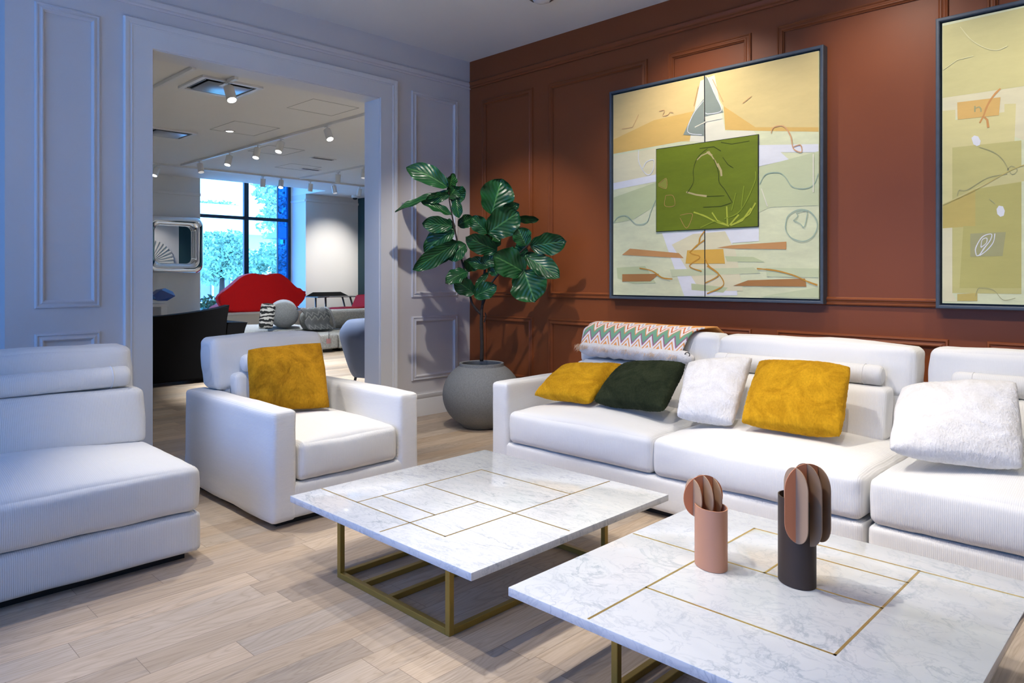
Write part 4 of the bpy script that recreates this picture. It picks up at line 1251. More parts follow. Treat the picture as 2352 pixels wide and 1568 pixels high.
# pleated paper wall light on the doorway wall (seen in the mirror)
pf = thing('pleated_wall_fan', 'round pleated white paper fan with brass centre seen in the mirror', 'wall decoration', (-WT - .005, 3.72, 1.66))
bm = bmesh.new()
n_ = 72
inner, outer = [], []
for k in range(n_):
    t = 2 * pi * k / n_
    d = -.03 if k % 2 else -.16
    inner.append(bm.verts.new((d * .5 - .01, .12 * cos(t), .12 * sin(t))))
    outer.append(bm.verts.new((d, (.72 if k % 2 else .69) * cos(t), (.72 if k % 2 else .69) * sin(t))))
for k in range(n_):
    bm.faces.new((inner[k], outer[k], outer[(k + 1) % n_], inner[(k + 1) % n_]))
o = fin(bm, 'pleats', M['paper'], pf)
md = o.modifiers.new('t', 'SOLIDIFY'); md.thickness = .004
bm = bmesh.new()
for sg in (0,):
    lathe(bm, [(.17, 0), (.17, .02), (.12, .05), (.01, .06)], 32, cap_top=True)
bmesh.ops.rotate(bm, verts=bm.verts, cent=(0, 0, 0), matrix=Matrix.Rotation(-pi / 2, 3, 'Y'))
bmesh.ops.translate(bm, verts=bm.verts, vec=(-.07, 0, 0))
fin(bm, 'brass_hub', M['brass'], pf, auto=40)

# red lip sofa (its back to the room)
lp = thing('lip_sofa', 'red sofa shaped like a pair of lips on the window bench', 'sofa', (-9.50, 2.76, .4708))
LIP = [(1.772, .781), (1.808, .839), (1.892, .909), (1.975, .968), (2.062, 1.038), (2.150, 1.115), (2.234, 1.182), (2.31, 1.226), (2.385, 1.254), (2.475, 1.274), (2.563, 1.279), (2.65, 1.262), (2.72, 1.232), (2.77, 1.222), (2.83, 1.235), (2.90, 1.262),
       (2.982, 1.276), (3.07, 1.278), (3.143, 1.269), (3.21, 1.235), (3.28, 1.181), (3.36, 1.105), (3.446, 1.027), (3.52, .968), (3.586, .924), (3.66, .898), (3.742, .883),
       (3.735, .80), (3.714, .715), (3.65, .64), (3.558, .565), (3.46, .50), (3.335, .4725), (2.70, .4725), (2.062, .4725), (1.97, .505), (1.892, .553), (1.835, .62), (1.796, .674)]
bm = bmesh.new()
pts = [(0.0, y - 2.76, z - .4708) for y, z in LIP]
extrude_poly(bm, pts, (-.17, 0, 0))
bmesh.ops.bevel(bm, geom=[e for e in bm.edges if abs(e.verts[0].co.x - e.verts[1].co.x) < 1e-6], offset=.030, segments=4, affect='EDGES', clamp_overlap=True)
fin(bm, 'backrest', M['red_fabric'], lp, auto=50)
bm = bmesh.new()
low = []
for k in range(25):
    t = k / 24
    low.append((-.98 + 1.93 * t, .02 + .27 * sin(pi * t) ** .6))
pts2 = [(-.172, y, z) for y, z in [(-.9, .04)] + low + [(.9, .04)] + [(.5, .003), (-.5, .003)]]
extrude_poly(bm, [(-.172, y * .96, z) for y, z in low], (-.52, 0, 0))
fin(bm, 'seat', M['red_dark'], lp, auto=50)
bm = bmesh.new()
tube(bm, [(.002, y - 2.76, z - .4708) for y, z in [(1.80, .80), (1.80, .71), (1.845, .62), (1.905, .56), (2.0, .50), (2.07, .488)]], .004, n=6)
fin(bm, 'seam', M['red_dark'], lp, smooth=True)

# black sofa seen from the back
bs = thing('sofa', 'black wing-cornered sofa seen from behind in the doorway', 'sofa', (-3.3, -1.9, 0))
bm = bmesh.new()
top = []
for k in range(17):
    t = k / 16
    y = -1.0 + 2.13 * t
    z = .765 + .10 * abs(2 * t - 1.02) ** 1.9 + (.012 if k in (0, 16) else 0)
    top.append((y, z))
outl = top + [(1.085, .63), (1.06, .40), (1.03, .04), (-.95, .04), (-.98, .4)]
extrude_poly(bm, [(0, y, z) for y, z in outl], (-.17, 0, 0))
bmesh.ops.bevel(bm, geom=[e for e in bm.edges if abs(e.verts[0].co.x - e.verts[1].co.x) < 1e-6], offset=.018, segments=2, affect='EDGES')
fin(bm, 'backrest', M['black_leather'], bs, auto=40)
bm = bmesh.new()
extrude_poly(bm, [(-.10, 1.02, .045), (-.10, 1.33, .045), (-.10, 1.31, .45), (-.10, 1.395, .655), (-.10, 1.02, .668)], (-.80, 0, 0))
bmesh.ops.bevel(bm, geom=[e for e in bm.edges if abs(e.verts[0].co.x - e.verts[1].co.x) < 1e-6], offset=.015, segments=2, affect='EDGES')
fin(bm, 'armrest', M['black_leather'], bs, auto=40)
box('seat', (-.95, -.95, .14), (-.16, 1.03, .42), M['black_leather'], bs, bev=.03)
for (x, y) in ((-.05, -.9), (-.05, 1.0), (-.88, -.9), (-.88, 1.2)):
    box('leg', (x - .025, y - .025, 0), (x + .025, y + .025, .145), M['table_black'], bs)

# blue faceted sculpture on a white plinth table
pb = thing('plinth', 'white side plinth below the blue faceted sculpture', 'plinth', (-8.0, -.22, 0))
bm = bmesh.new(); bbox(bm, (-.25, -.55, .70), (.25, .385, .748), .004, 1); fin(bm, 'top', M['white_metal'], pb, auto=30)
for (a, b_) in ((-.53, -.44), (.27, .365)):
    box('side_panel', (-.24, a, 0), (.24, b_, .70), M['white_metal'], pb)
bl = thing('blue_sculpture', 'faceted dark and light blue sculpture on the white plinth', 'sculpture', (-8.0, -.1, .7485))
bm = bmesh.new()
vs = [(-.10, .03, .11), (.12, .03, .12), (.14, .13, .05), (-.08, .13, .06), (-.05, .17, .235), (.16, .18, .235), (.14, .42, .125), (-.06, .41, .12), (.10, .30, .045), (-.05, .30, .05), (.05, .41, .20), (.05, .28, .26)]
for v in vs: bm.verts.new(v)
bmesh.ops.convex_hull(bm, input=bm.verts[:])
fin(bm, 'dark_block', M['blue_paint'], bl)
bm = bmesh.new()
for v in [(-.1, -.35, 0), (.12, -.35, 0), (.12, -.25, .0), (-.1, -.25, 0), (-.1, .06, .16), (.12, .06, .17), (.14, .10, .09), (-.08, .10, .09), (.1, -.2, .19), (-.08, -.2, .18)]:
    bm.verts.new(v)
bmesh.ops.convex_hull(bm, input=bm.verts[:])
fin(bm, 'light_block', M['blue_light'], bl)

# grey felt modular sofa
gs = thing('modular_sofa', 'low grey felt modular sofa in the middle of the showroom', 'sofa', (-5.15, 1.85, 0))
for (lo, hi, sd, nm) in (((-1.19, -2.2, .05), (0, -.005, .285), 1, 'seat_block'), ((-1.19, .012, .05), (-.02, 1.6, .275), 2, 'seat_block'), ((-3.0, -1.15, .05), (-1.20, .6, .300), 3, 'seat_block')):
    soft_box(nm, lo, hi, .035, M['felt'], gs, crown=(.006, .006, .012), low=0, n=14, wr=.003, seed=sd)
for (lo, hi) in (((-1.1, -2.1, 0), (-.07, -.08, .052)), ((-1.1, .08, 0), (-.09, 1.5, .052)), ((-2.9, -1.05, 0), (-1.3, .5, .052))):
    box('plinth', lo, hi, M['dark_foot'], gs)
# back bolster along y
def bolster(name, c0, c1, rx, rz, m_, parent, seed=0):
    c0, c1 = Vector(c0), Vector(c1)
    bm = bmesh.new()
    ax = (c1 - c0); L_ = ax.length; ax.normalize()
    sd = ax.cross(Vector((0, 0, 1))).normalized()
    rings = []
    K = 28
    for k in range(K + 1):
        t = k / K
        d = min(t, 1 - t) * L_
        s = math.sqrt(max(0.02, 1 - max(0, 1 - d / (rx * .55)) ** 2)) if d < rx * .55 else 1
        rings.append([bm.verts.new(c0 + ax * (L_ * t) + (sd * cos(2 * pi * q / 28) * rx + Vector((0, 0, 1)) * sin(2 * pi * q / 28) * rz) * s * (1 + .02 * noise.noise(Vector((t * 5, q * .4, seed))))) for q in range(28)])
    for A, B in zip(rings, rings[1:]):
        for q in range(28): bm.faces.new((A[q], A[(q + 1) % 28], B[(q + 1) % 28], B[q]))
    bm.faces.new(rings[0][::-1]); bm.faces.new(rings[-1])
    return fin(bm, name, m_, parent, smooth=True)
bolster('back_bolster', (-1.15, -.02, .455), (-1.15, 1.55, .455), .19, .172, M['felt'], gs, 3)
ob = bolster('loose_bolster', (-6.40, 1.56, .545), (-7.30, 2.02, .575), .245, .222, M['felt_dark'], None, 5)
tag(ob, 'loose grey felt bolster lying beside the zebra cushion', 'bolster')
ZB, nt, b = mat('zebra_print')
tc = N(nt, 'ShaderNodeTexCoord')
wv = N(nt, 'ShaderNodeTexWave', wave_type='BANDS', bands_direction='Z', Scale=4.6, Distortion=5.5, Detail=2.0)
wv.inputs['Detail Scale'].default_value = 1.6
nt.links.new(tc.outputs['Object'], wv.inputs['Vector'])
rz = ramp(nt, [(0, (.006, .006, .007)), (.50, (.62, .60, .56))], 'CONSTANT')
nt.links.new(wv.outputs['Fac'], rz.inputs['Fac']); nt.links.new(rz.outputs['Color'], b.inputs['Base Color'])
b.inputs['Roughness'].default_value = .8
pillow('scatter_cushion', 'black and white zebra print cushion leaning on the grey bolster', (-6.19, 1.00, .352), (-6.25, 1.27, .340), (-6.53, 1.47, .740), (-6.50, 1.20, .765), .13, ZB, 31, n=32)
GZ = zigzag('grey_zigzag_knit', [(0, (.17, .18, .19)), (.30, (.30, .31, .31)), (.42, (.15, .16, .17)), (.62, (.34, .35, .34)), (.74, (.19, .20, .21))], 16.0, .10, 3.0)
tb = thing('throw_blanket', 'grey zigzag throw with tag hanging over the grey sofa', 'blanket', (-6.030, 1.98, .322))
bm = bmesh.new(); uvl = bm.loops.layers.uv.new('UVMap')
prof = []
for k in range(13):
    a = pi * .62 - (pi * .62 + .25) * k / 12
    prof.append((-6.30 + .205 * cos(a), .455 + .187 * sin(a)))
prof += [(-6.06, .36), (-6.0, .312), (-5.90, .303)]
g = []
for j, (x, z) in enumerate(prof):
    row = []
    for i in range(21):
        s = i / 20
        row.append((bm.verts.new((x + .05 + .01 * sin(s * 9 + j), -.24 + .46 * s - .0 * j + .012 * sin(j * .9), z - .31 + .004 * sin(s * 14)), ), s, j / (len(prof) - 1)))
    g.append(row)
for j in range(len(prof) - 1):
    for i in range(20):
        q = (g[j][i], g[j][i + 1], g[j + 1][i + 1], g[j + 1][i])
        f = bm.faces.new([a[0] for a in q])
        for l_, a in zip(f.loops, q): l_[uvl].uv = (a[1] * .5, a[2] * .8)
for v in bm.verts: v.co.x += 6.05 - 0
o = fin(bm, 'knit_cloth', GZ, tb, smooth=True)
md = o.modifiers.new('t', 'SOLIDIFY'); md.thickness = .02; md.offset = 1
bm = bmesh.new()
tube(bm, [(.165 + .0, .225, .0), (.16, .225, .08), (.12, .225, .18), (.03, .222, .30), (-.1, .222, .345)], .022, n=8)
fin(bm, 'rolled_edge', M['felt_dark'], tb, smooth=True)
bm = bmesh.new()
tube(bm, [(.17, .16, .0), (.55, -.12, -.012), (.925, -.345, -.02), (.935, -.35, -.10)], .004, n=6)
fin(bm, 'tag_string', M['table_black'], tb)
box('price_tag', (.928, -.392, -.172), (.932, -.318, -.095), M['tag_pink'], tb)

# blue-grey velvet tub chair behind the right jamb
vc = thing('tub_chair', 'blue-grey velvet tub chair cut off by the right door jamb', 'chair', (-1.2, -.20, 0))
bm = bmesh.new()
def shell(rad_add, z0, z1, th_):
    K, J = 40, 14
    outer, inner = [], []
    for k in range(K + 1):
        a = R(-150) + R(300) * k / K + R(-20)
        ro, ri = [], []
        e = abs(k / K - .5) * 2
        for j in range(J + 1):
            t = j / J
            top_ = z1 - .18 * e ** 3
            z = z0 + (top_ - z0) * t
            r = (.225 + .165 * t ** .75) - .075 * (max(0, t - .70) / .30) ** 2 + rad_add + .006 * abs(sin(a * 5.0)) - .02 * max(0, t - .85) / .15
            ro.append(bm.verts.new((r * cos(a), r * sin(a), z)))
            ri.append(bm.verts.new(((r - th_) * cos(a), (r - th_) * sin(a), z)))
        outer.append(ro); inner.append(ri)
    for k in range(K):
        for j in range(J):
            bm.faces.new((outer[k][j], outer[k + 1][j], outer[k + 1][j + 1], outer[k][j + 1]))
            bm.faces.new((inner[k][j], inner[k][j + 1], inner[k + 1][j + 1], inner[k + 1][j]))
        bm.faces.new((outer[k][J], outer[k + 1][J], inner[k + 1][J], inner[k][J]))
        bm.faces.new((outer[k][0], inner[k][0], inner[k + 1][0], outer[k + 1][0]))
    for k in (0, K):
        for j in range(J):
            bm.faces.new((outer[k][j], outer[k][j + 1], inner[k][j + 1], inner[k][j]))
shell(0, .20, .80, .06)
fin(bm, 'shell_back', M['velvet'], vc, auto=60)
bm = bmesh.new()
lathe(bm, [(.05, .30), (.235, .30), (.255, .33), (.265, .40), (.24, .44), (.05, .45)], 36, cap_top=True)
fin(bm, 'seat', M['velvet'], vc, auto=60)
for k in range(4):
    a = pi / 4 + k * pi / 2
    bm = bmesh.new(); tube(bm, [(.17 * cos(a), .17 * sin(a), .31), (.25 * cos(a), .25 * sin(a), 0)], [.016, .011], n=10)
    fin(bm, 'leg', M['table_black'], vc, smooth=True)

# black desk and red chair at the far right
dk = thing('desk', 'black leather desk with upturned tray edge against the far wall', 'desk', (-9.95, 4.72, 0))
bm = bmesh.new(); bbox(bm, (-.28, -.61, .728), (.32, .70, .745), .006, 2); fin(bm, 'desk_top', M['table_metal'], dk, auto=30)
bm = bmesh.new()
extrude_poly(bm, [(-.25, -.60, .746), (-.25, -.40, .842), (-.25, .34, .842), (-.25, .56, .746)], (-.022, 0, 0))
fin(bm, 'rear_flap', M['table_black'], dk)
bm = bmesh.new(); bbox(bm, (-.26, -.62, .746), (.30, -.30, .752)); fin(bm, 'leather_pad', M['table_black'], dk)
for (x, y, dx, dy) in ((.22, -.36, .02, .02), (-.18, -.38, .0, .02), (.22, .30, .02, .22), (-.18, .34, .0, .2)):
    bm = bmesh.new(); tube(bm, [(x, y, .73), (x + dx, y + dy, 0)], [.022, .014], n=10)
    fin(bm, 'leg', M['table_metal'], dk, smooth=True)
rc = thing('lounge_chair', 'red low lounge chair in front of the black desk', 'chair', (-8.85, 4.72, 0))
soft_box('seat', (-.32, -.62, .43), (.32, .12, .53), .04, M['red_fabric'], rc, crown=(.004, .004, .01), n=12, wr=.002, seed=2)
bm = bmesh.new()
extrude_poly(bm, [(-.30, -.06, .50), (-.30, .07, .78), (-.30, .16, .80), (-.30, .44, .80), (-.30, .44, .43), (-.30, -.06, .43)], (.60, 0, 0))
bmesh.ops.bevel(bm, geom=bm.edges[:], offset=.02, segments=2, affect='EDGES')
fin(bm, 'backrest', M['red_fabric'], rc, auto=40)
for (x, y) in ((-.25, -.5), (.25, -.5), (-.25, .36), (.25, .36)):
    bm = bmesh.new(); tube(bm, [(x, y, .44), (x * 1.1, y * 1.08, 0)], [.018, .012], n=8); fin(bm, 'leg', M['table_metal'], rc, smooth=True)

# ceiling equipment -----------------------------------------------------
def cassette(label, x, y, s, tilt):
    t = thing('ceiling_cassette', label, 'air conditioner', (x, y, H), 0, 'ceiling air cassettes')
    h = s / 2
    bm = bmesh.new()
    for lo, hi in (((-h, -h), (h, -h + .045)), ((-h, h - .045), (h, h)), ((-h, -h + .045), (-h + .045, h - .045)), ((h - .045, -h + .045), (h, h - .045))):
        bbox(bm, (lo[0], lo[1], -.022), (hi[0], hi[1], -.001))
    fin(bm, 'frame', M['white_metal'], t)
    box('recess', (-h + .044, -h + .044, -.006), (h - .044, h - .044, -.001), M['dark_gap'], t)
    bm = bmesh.new(); bbox(bm, (-h + .095, -h + .095, -.030), (h - .095, h - .095, -.020), .004, 2)
    fin(bm, 'panel', M['steel'], t, auto=30)
    for k, (dx, dy) in enumerate(((0, 1), (0, -1), (1, 0), (-1, 0))):
        p = h - .07
        bm = bmesh.new()
        if dx: bbox(bm, (dx * p - .004, -h + .1, -.016), (dx * p + .004, h - .1, -.008))
        else: bbox(bm, (-h + .1, dy * p - .004, -.016), (h - .1, dy * p + .004, -.008))
        fin(bm, 'louvre', M['steel'], t)
cassette('ceiling air cassette behind the first spotlight of the doorway', -2.48, -1.24, .625, 0)
cassette('ceiling air cassette further back by the left edge of the doorway', -5.37, -.73, .60, 0)

def track(name_label, x0, y0, x1, y1):
    bm = bmesh.new()
    w = .018
    bbox(bm, (min(x0, x1) - w, min(y0, y1) - w, H - .034), (max(x0, x1) + w, max(y0, y1) + w, H - .0005))
    o = fin(bm, 'ceiling_track', M['white_metal'])
    tag(o, name_label, 'ceiling track')
    return o
track('white ceiling track running away through the middle of the doorway view', -8.05, .50, -1.4, .50)
track('white ceiling track running across in front of the showroom window', -8.24, FY + .4, -8.24, 5.4)
track('white ceiling track at the far right of the showroom ceiling', -8.05, 2.80, -3.2, 2.80)
track('white ceiling track ending at the top left of the doorway view', -4.6, -1.73, -1.95, -1.73)
track('short white ceiling track above the first showroom spotlight', -2.33, -1.30, -2.0, -1.30)

spots_n = [0]
def spotlight(label, x, y, yaw, tilt, lit=True, s=1.0):
    t = thing('track_spotlight', label, 'spotlight', (x, y, H - .034), yaw, 'track spotlights on the showroom ceiling')
    bm = bmesh.new(); bbox(bm, (-.05, -.014, -.012), (.05, .014, 0)); fin(bm, 'track_adapter', M['white_metal'], t)
    bm = bmesh.new(); tube(bm, [(0, 0, -.01), (0, 0, -.065)], .009, n=10); fin(bm, 'stem', M['white_metal'], t, smooth=True)
    r, L_ = .049 * s, .155 * s
    d = Vector((sin(tilt), 0, -cos(tilt)))
    a = Vector((0, 0, -.060)) - d * .012
    bm = bmesh.new(); tube(bm, [a, a + d * L_], r, n=24)
    h = fin(bm, 'lamp_head', M['white_metal'], t, auto=40)
    bm = bmesh.new(); tube(bm, [a + d * (L_ - .003), a + d * (L_ + .0012)], r * .84, n=24)
    fin(bm, 'lens', M['lamp_face'] if lit else M['lamp_dim'], h, auto=40)
    return t
RR = R
spotlight('single lit spotlight in front of the ceiling air cassette', -2.15, -1.30, RR(0), RR(28), True, 1.0)
spotlight('lit spotlight on the middle track nearest the doorway', -3.28, .50, RR(0), RR(30), True, .95)
spotlight('lit spotlight, second from the doorway on the middle track', -4.50, .50, RR(-63), RR(24), True)
spotlight('lit spotlight, third from the doorway on the middle track', -5.20, .50, RR(-60), RR(22), True)
spotlight('lit spotlight, fourth from the doorway on the middle track', -6.15, .50, RR(-63), RR(20), True)
spotlight('unlit-looking spotlight at the far end of the middle track', -7.28, .50, RR(0), RR(22), False)
spotlight('lit spotlight above the chrome mirror', -8.24, .15, RR(-63), RR(24), True)
spotlight('dark-faced spotlight just above the window centre', -8.24, 2.10, RR(180), RR(6), False)
spotlight('lit spotlight above the right half of the window', -8.24, 2.48, RR(-40), RR(24), True)
spotlight('dark-faced spotlight above the window frame on the right', -8.24, 3.12, RR(180), RR(10), False)
spotlight('dark-faced spotlight between the window and the security camera', -8.24, 3.66, RR(20), RR(14), False)
spotlight('dark-faced spotlight nearest the teal wall on the window track', -8.24, 4.30, RR(200), RR(14), False)
spotlight('upper far spotlight left on the right-hand track', -6.70, 2.80, RR(180), RR(8), False)
spotlight('upper far spotlight right on the right-hand track', -5.85, 2.80, RR(-60), RR(12), False)

dl = thing('downlight', 'small round recessed downlight in the middle of the showroom ceiling', 'ceiling light', (-4.65, -.17, H))
bm = bmesh.new(); lathe(bm, [(.062, -.008), (.075, -.001), (.045, -.001), (.045, -.006)], 28, cap_bottom=False); fin(bm, 'trim_ring', M['white_metal'], dl, smooth=True)
bm = bmesh.new(); lathe(bm, [(.001, -.003), (.046, -.003)], 24, cap_bottom=False); fin(bm, 'lens', M['lamp_face'], dl)
for lab, x, y, w, d in (('slotted air vent on the showroom ceiling beside the middle track', -5.72, 1.90, .42, .14), ('smaller air vent deeper in the showroom ceiling', -6.95, 2.38, .38, .12)):
    t = thing('air_vent', lab, 'vent', (x, y, H))
    bm = bmesh.new(); bbox(bm, (-d / 2, -w / 2, -.010), (d / 2, w / 2, -.001)); fin(bm, 'frame', M['white_metal'], t)
    bm = bmesh.new()
    for k in range(3): bbox(bm, (-d / 2 + .02 + k * (d - .04) / 3, -w / 2 + .02, -.0125), (-d / 2 + .035 + k * (d - .04) / 3, w / 2 - .02, -.0105))
    fin(bm, 'slots', M['dark_gap'], t)
cm = thing('ceiling_security_camera', 'white dome security camera on the ceiling by the teal wall', 'camera', (-9.95, 5.30, H))
bm = bmesh.new(); lathe(bm, [(.07, -.07), (.085, -.06), (.085, -.001)], 24, cap_top=True); fin(bm, 'housing', M['white_metal'], cm, auto=40)
bm = bmesh.new(); lathe(bm, [(.003, -.115), (.03, -.11), (.05, -.095), (.058, -.0702)], 24, cap_top=True); fin(bm, 'dome', M['dark_gap'], cm, smooth=True)

# faceted ceiling diffuser of the main room, only its rim in view at the top edge
cd = thing('ceiling_diffuser', 'small faceted round ceiling fitting cut off by the top edge', 'ceiling light', (1.50, -.675, H))
bm = bmesh.new()
n_ = 12
lathe(bm, [(.095, -.001), (.09, -.010), (.070, -.012)], n_, cap_bottom=False); fin(bm, 'rim', M['steel'], cd)
bm = bmesh.new()
lathe(bm, [(.07, -.006), (.055, -.030), (.02, -.036)], n_, cap_bottom=False, cap_top=True); fin(bm, 'faceted_lens', M['white_metal'], cd)

# ------------------------------------------------------------------ outside the showroom window
gm = simple('street_lawn', (.55, .62, .50), .9, noise_amt=.2, scale=.6)
bm = bmesh.new(); bbox(bm, (-90, -40, -.45), (BX - .31, 60, -.25)); struct(fin(bm, 'ground_outside', gm), 'sunlit lawn and path outside the showroom window', 'ground')
bm = bmesh.new(); bbox(bm, (-18.0, -40, -.249), (-15.0, 60, -.23)); struct(fin(bm, 'path_outside', M['plaster']), 'pale pavement outside the showroom window', 'path')

def leaf_cloud(bm, c, rad, n, size, seed):
    rn_ = random.Random(seed)
    blobs = [(Vector((rn_.uniform(-.55, .55) * rad[0], rn_.uniform(-.55, .55) * rad[1], rn_.uniform(-.6, .6) * rad[2])), rn_.uniform(.35, .55)) for _ in range(14)]
    for _ in range(n):
        bc, br = rn_.choice(blobs)
        d = Vector((rn_.gauss(0, 1), rn_.gauss(0, 1), rn_.gauss(0, 1))).normalized() * (rn_.random() ** .35)
        p = Vector(c) + bc + Vector((d.x * rad[0] * br, d.y * rad[1] * br, d.z * rad[2] * br))
        a = Vector((rn_.uniform(-1, 1), rn_.uniform(-1, 1), rn_.uniform(-1, 1))).normalized()
        b_ = a.orthogonal().normalized()
        s = size * rn_.uniform(.6, 1.3)
        vs = [bm.verts.new(p + a * s), bm.verts.new(p + b_ * s * .5), bm.verts.new(p - a * s), bm.verts.new(p - b_ * s * .5)]
        bm.faces.new(vs)

def leafy(name, c):
    m, nt, b = mat(name)
    tc = N(nt, 'ShaderNodeTexCoord'); n1 = N(nt, 'ShaderNodeTexNoise', Scale=1.6, Detail=5.0)
    nt.links.new(tc.outputs['Object'], n1.inputs['Vector'])
    r = ramp(nt, [(.3, [x * .45 for x in c]), (.65, c)])
    nt.links.new(n1.outputs['Fac'], r.inputs['Fac']); nt.links.new(r.outputs['Color'], b.inputs['Base Color'])
    b.inputs['Roughness'].default_value = .6
    return m
M['leaf_a'] = leafy('tree_leaves_a', (.38, .54, .38)); M['leaf_b'] = leafy('tree_leaves_b', (.44, .58, .46)); M['hedge'] = leafy('hedge_leaves', (.055, .12, .045))
def tree(label, x, y, h, rad, n, size, m_, seed):
    t = thing('street_tree', label, 'tree', (x, y, -.25), 0, 'trees outside the showroom window')
    bm = bmesh.new(); tube(bm, [(0, 0, 0), (.05, .05, h - rad[2]), (0, .1, h)], [.14, .10, .04], n=10); fin(bm, 'trunk', M['bark'], t, smooth=True)
    bm = bmesh.new(); leaf_cloud(bm, (0, 0, h), rad, n, size, seed); fin(bm, 'crown', m_, t, normals=False)
tree('leafy tree left of the window mullion outside', -22.0, 7.25, 2.15, (1.5, 1.25, 1.15), 4200, .09, M['leaf_a'], 1)
tree('leafy tree right of the window mullion outside', -22.5, 9.75, 2.0, (1.5, 1.35, 1.10), 4200, .09, M['leaf_a'], 2)
tree('tall tree at the upper right corner of the window', -33.0, 15.7, 5.6, (2.2, 1.7, 2.0), 3200, .15, M['leaf_b'], 3)
tree('distant tree rising above the white roof', -50.0, 18.6, 6.3, (2.6, 3.2, .9), 2600, .2, M['leaf_b'], 4)
hg = bmesh.new()
for k in range(9): leaf_cloud(hg, (0, -3 + k * .8, .52), (.45, .62, .52), 700, .075, 40 + k)
ho = fin(hg, 'hedge', M['hedge'], None, loc=(-13.2, 4.4, -.25), normals=False)
tag(ho, 'dark clipped hedge just outside the window', 'hedge')
bd = thing('house', 'white house with long pale roof behind the trees', 'building', (-38.0, 14.0, -.25))
box('walls', (-6, -9, 0), (0, 4.0, 4.2), M['plaster'], bd)
bm = bmesh.new()
extrude_poly(bm, [(.6, -9.4, 4.15), (-3, -9.4, 6.15), (-6.6, -9.4, 4.15), (-6.6, -9.4, 4.05), (.6, -9.4, 4.05)], (0, 14.2, 0))
for v in bm.verts:
    if v.co.z > 4 and v.co.y > 0: v.co.y -= 1.3
fin(bm, 'roof', simple('pale_roof', (.8, .8, .8), .7), bd)
gz = thing('gazebo', 'small grey gazebo roof showing through the right-hand tree', 'gazebo', (-30.0, 14.05, -.25))
bm = bmesh.new()
v0 = bm.verts.new((0, 0, 4.15))
rg = [bm.verts.new((1.0 * cos(pi / 4 + k * pi / 2), 1.0 * sin(pi / 4 + k * pi / 2), 3.45)) for k in range(4)]
for k in range(4): bm.faces.new((v0, rg[k], rg[(k + 1) % 4]))
bm.faces.new(rg[::-1])
fin(bm, 'roof', simple('grey_shingle', (.16, .18, .24), .8), gz)
for k in range(4):
    bm = bmesh.new(); tube(bm, [(.62 * cos(pi / 4 + k * pi / 2), .62 * sin(pi / 4 + k * pi / 2), 0), (.62 * cos(pi / 4 + k * pi / 2), .62 * sin(pi / 4 + k * pi / 2), 3.5)], .06, n=8); fin(bm, 'post', M['white_metal'], gz)
fc = thing('fence', 'white post and rail fence behind the trees', 'fence', (-27.0, 8.6, -.25))
for k in range(8):
    box('post', (-.04, -.4 + k * .85, 0), (.04, -.32 + k * .85, 1.85), M['white_metal'], fc)
box('rail', (-.03, -.5, 1.70), (.03, 6.2, 1.78), M['white_metal'], fc)
box('boards', (-.10, -.5, .35), (-.06, 6.2, 1.5), simple('mauve_boards', (.25, .22, .34), .8), fc)

# ------------------------------------------------------------------ light
def spot(name, loc, tgt, e, ang, blend=.4, size=.03, c=(1, .93, .84)):
    l = bpy.data.lights.new(name, 'SPOT')
    l.energy = e; l.spot_size = R(ang); l.spot_blend = blend; l.shadow_soft_size = size; l.color = c
    o = bpy.data.objects.new(name, l); COL.objects.link(o)
    o.location = loc
    o.rotation_euler = (Vector(tgt) - Vector(loc)).to_track_quat('-Z', 'Y').to_euler()
    return o
WARM = (1, .90, .78)
ZL = 3.10
spot('spot_table', (1.09, -3.37, ZL), (2.5, -2.55, .2), 150, 62, .5)
spot('spot_table_rear', (.70, -2.10, ZL), (2.75, -2.5, .2), 115, 60, .5)
spot('spot_vases', (2.85, -3.10, ZL), (4.1, -2.35, .3), 165, 60, .5)
spot('spot_painting', (2.45, -.85, ZL), (2.40, .0, 1.55), 85, 96, 1.0, .03, WARM)
spot('spot_painting_gap', (3.55, -.85, ZL), (3.6, .0, 1.60), 60, 96, 1.0, .03, WARM)
spot('spot_painting_right', (4.75, -.85, ZL), (4.7, .0, 1.60), 82, 96, 1.0, .03, WARM)
spot('spot_plant', (1.45, -1.65, ZL), (.62, -.35, 1.0), 130, 62, .6)
spot('spot_sofa', (2.93, -2.50, ZL), (2.60, -1.25, .35), 135, 84, .7)
spot('spot_sofa_right', (4.25, -2.35, ZL), (4.15, -.95, .45), 115, 66, .7)
spot('spot_armchair', (2.65, -3.25, ZL), (1.25, -2.4, .45), 85, 56, .6)
spot('spot_floor', (3.35, -4.05, ZL), (3.15, -3.25, 0), 120, 50, .6, .03, WARM)
spot('spot_near', (5.3, -3.3, ZL), (4.5, -2.6, 0), 70, 66, .6, .03, WARM)
# showroom lamps
spot('spot_far_wall', (-8.24, 4.9, ZL), (-10.56, 4.95, 1.45), 420, 52, 1.0, .03, (1, .95, .88))
spot('spot_showroom_floor', (-4.5, .5, 3.0), (-5.2, 1.8, 0), 2000, 85, .6, .03, (.90, .95, 1))
spot('spot_showroom_near', (-2.15, -1.3, 2.95), (-2.0, .6, 0), 1500, 90, .6, .03, (.90, .95, 1))
spot('spot_lips', (-8.24, 2.48, 2.95), (-7.4, 2.6, .4), 700, 80, .6, .03, (.90, .95, 1))
spot('spot_lips_front', (-5.2, .5, ZL - .1), (-9.5, 2.8, .85), 1500, 34, .7, .03, (.90, .95, 1))
spot('added_fan_spot', (-1.9, 2.8, ZL - .1), (-.2, 3.7, 1.7), 110, 60, .6)  # added spot without a fixture, brightens the paper fan
spot('spot_teal', (-7.5, 4.6, 3.0), (-7.9, 5.79, 1.2), 250, 70, .8)

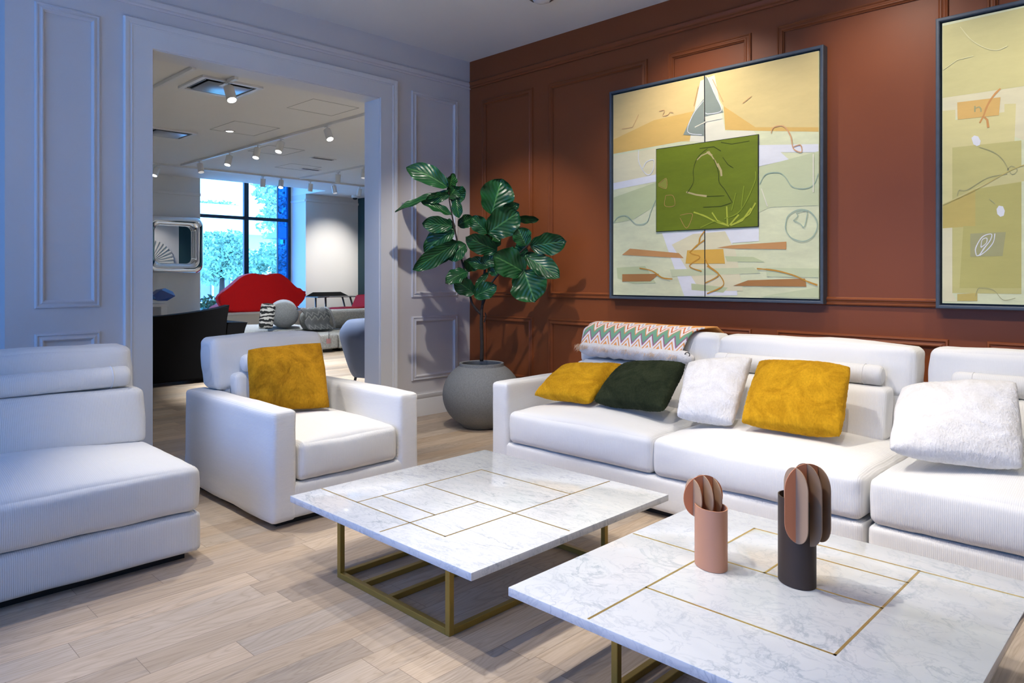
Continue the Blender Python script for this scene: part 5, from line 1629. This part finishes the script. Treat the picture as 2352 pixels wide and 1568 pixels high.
def portal(name, loc, rot, sx, sy):
    l = bpy.data.lights.new(name, 'AREA'); l.shape = 'RECTANGLE'; l.size = sx; l.size_y = sy
    l.cycles.is_portal = True
    o = bpy.data.objects.new(name, l); COL.objects.link(o); o.location = loc; o.rotation_euler = rot
portal('window_portal_front', ((wx0 + wx1) / 2, RY - .25, (wz0 + wz1) / 2), (R(90), 0, 0), wx1 - wx0, wz1 - wz0)
portal('window_portal_showroom', (BX - .25, (Y0 + Y1) / 2, 1.96), (R(90), 0, R(-90)), Y1 - Y0, 3.1)

sun = bpy.data.lights.new('sun', 'SUN'); sun.energy = 9.0; sun.angle = R(1); sun.color = (1, .96, .9)
so = bpy.data.objects.new('sun', sun); COL.objects.link(so)
so.rotation_euler = Vector((-.55, -.25, -.8)).to_track_quat('-Z', 'Y').to_euler()

w = bpy.data.worlds.new('World'); SC.world = w; w.use_nodes = True
nt = w.node_tree
bg = nt.nodes['Background']
tc = N(nt, 'ShaderNodeTexCoord'); sp = N(nt, 'ShaderNodeSeparateXYZ'); nt.links.new(tc.outputs['Generated'], sp.inputs[0])
r = ramp(nt, [(.0, (.75, .85, 1.0)), (.5, (.80, .89, 1.0)), (1.0, (.45, .66, 1.0))])
mp = N(nt, 'ShaderNodeMapRange'); mp.inputs['From Min'].default_value = -1; nt.links.new(sp.outputs['Z'], mp.inputs['Value'])
nt.links.new(mp.outputs['Result'], r.inputs['Fac']); nt.links.new(r.outputs['Color'], bg.inputs['Color'])
bg.inputs['Strength'].default_value = 11.5

# ------------------------------------------------------------------ camera
cam = bpy.data.cameras.new('Camera')
cam.sensor_width = 36.0
cam.lens = 1650.0 / 2352 * 36.0
cam.shift_y = -(784 - 636) / 2352
cam.clip_start = .05; cam.clip_end = 300
co = bpy.data.objects.new('Camera', cam); COL.objects.link(co)
co.location = (4.9089, -4.4616, 1.2)
co.rotation_euler = (R(90), 0, R(44.368))
SC.camera = co

vs_ = SC.view_settings
vs_.view_transform = 'Standard'; vs_.look = 'None'; vs_.exposure = 0.0; vs_.gamma = 1.0
vs_.use_curve_mapping = False
SC.cycles.max_bounces = 8
SC.cycles.diffuse_bounces = 5
SC.cycles.sample_clamp_indirect = 6.0
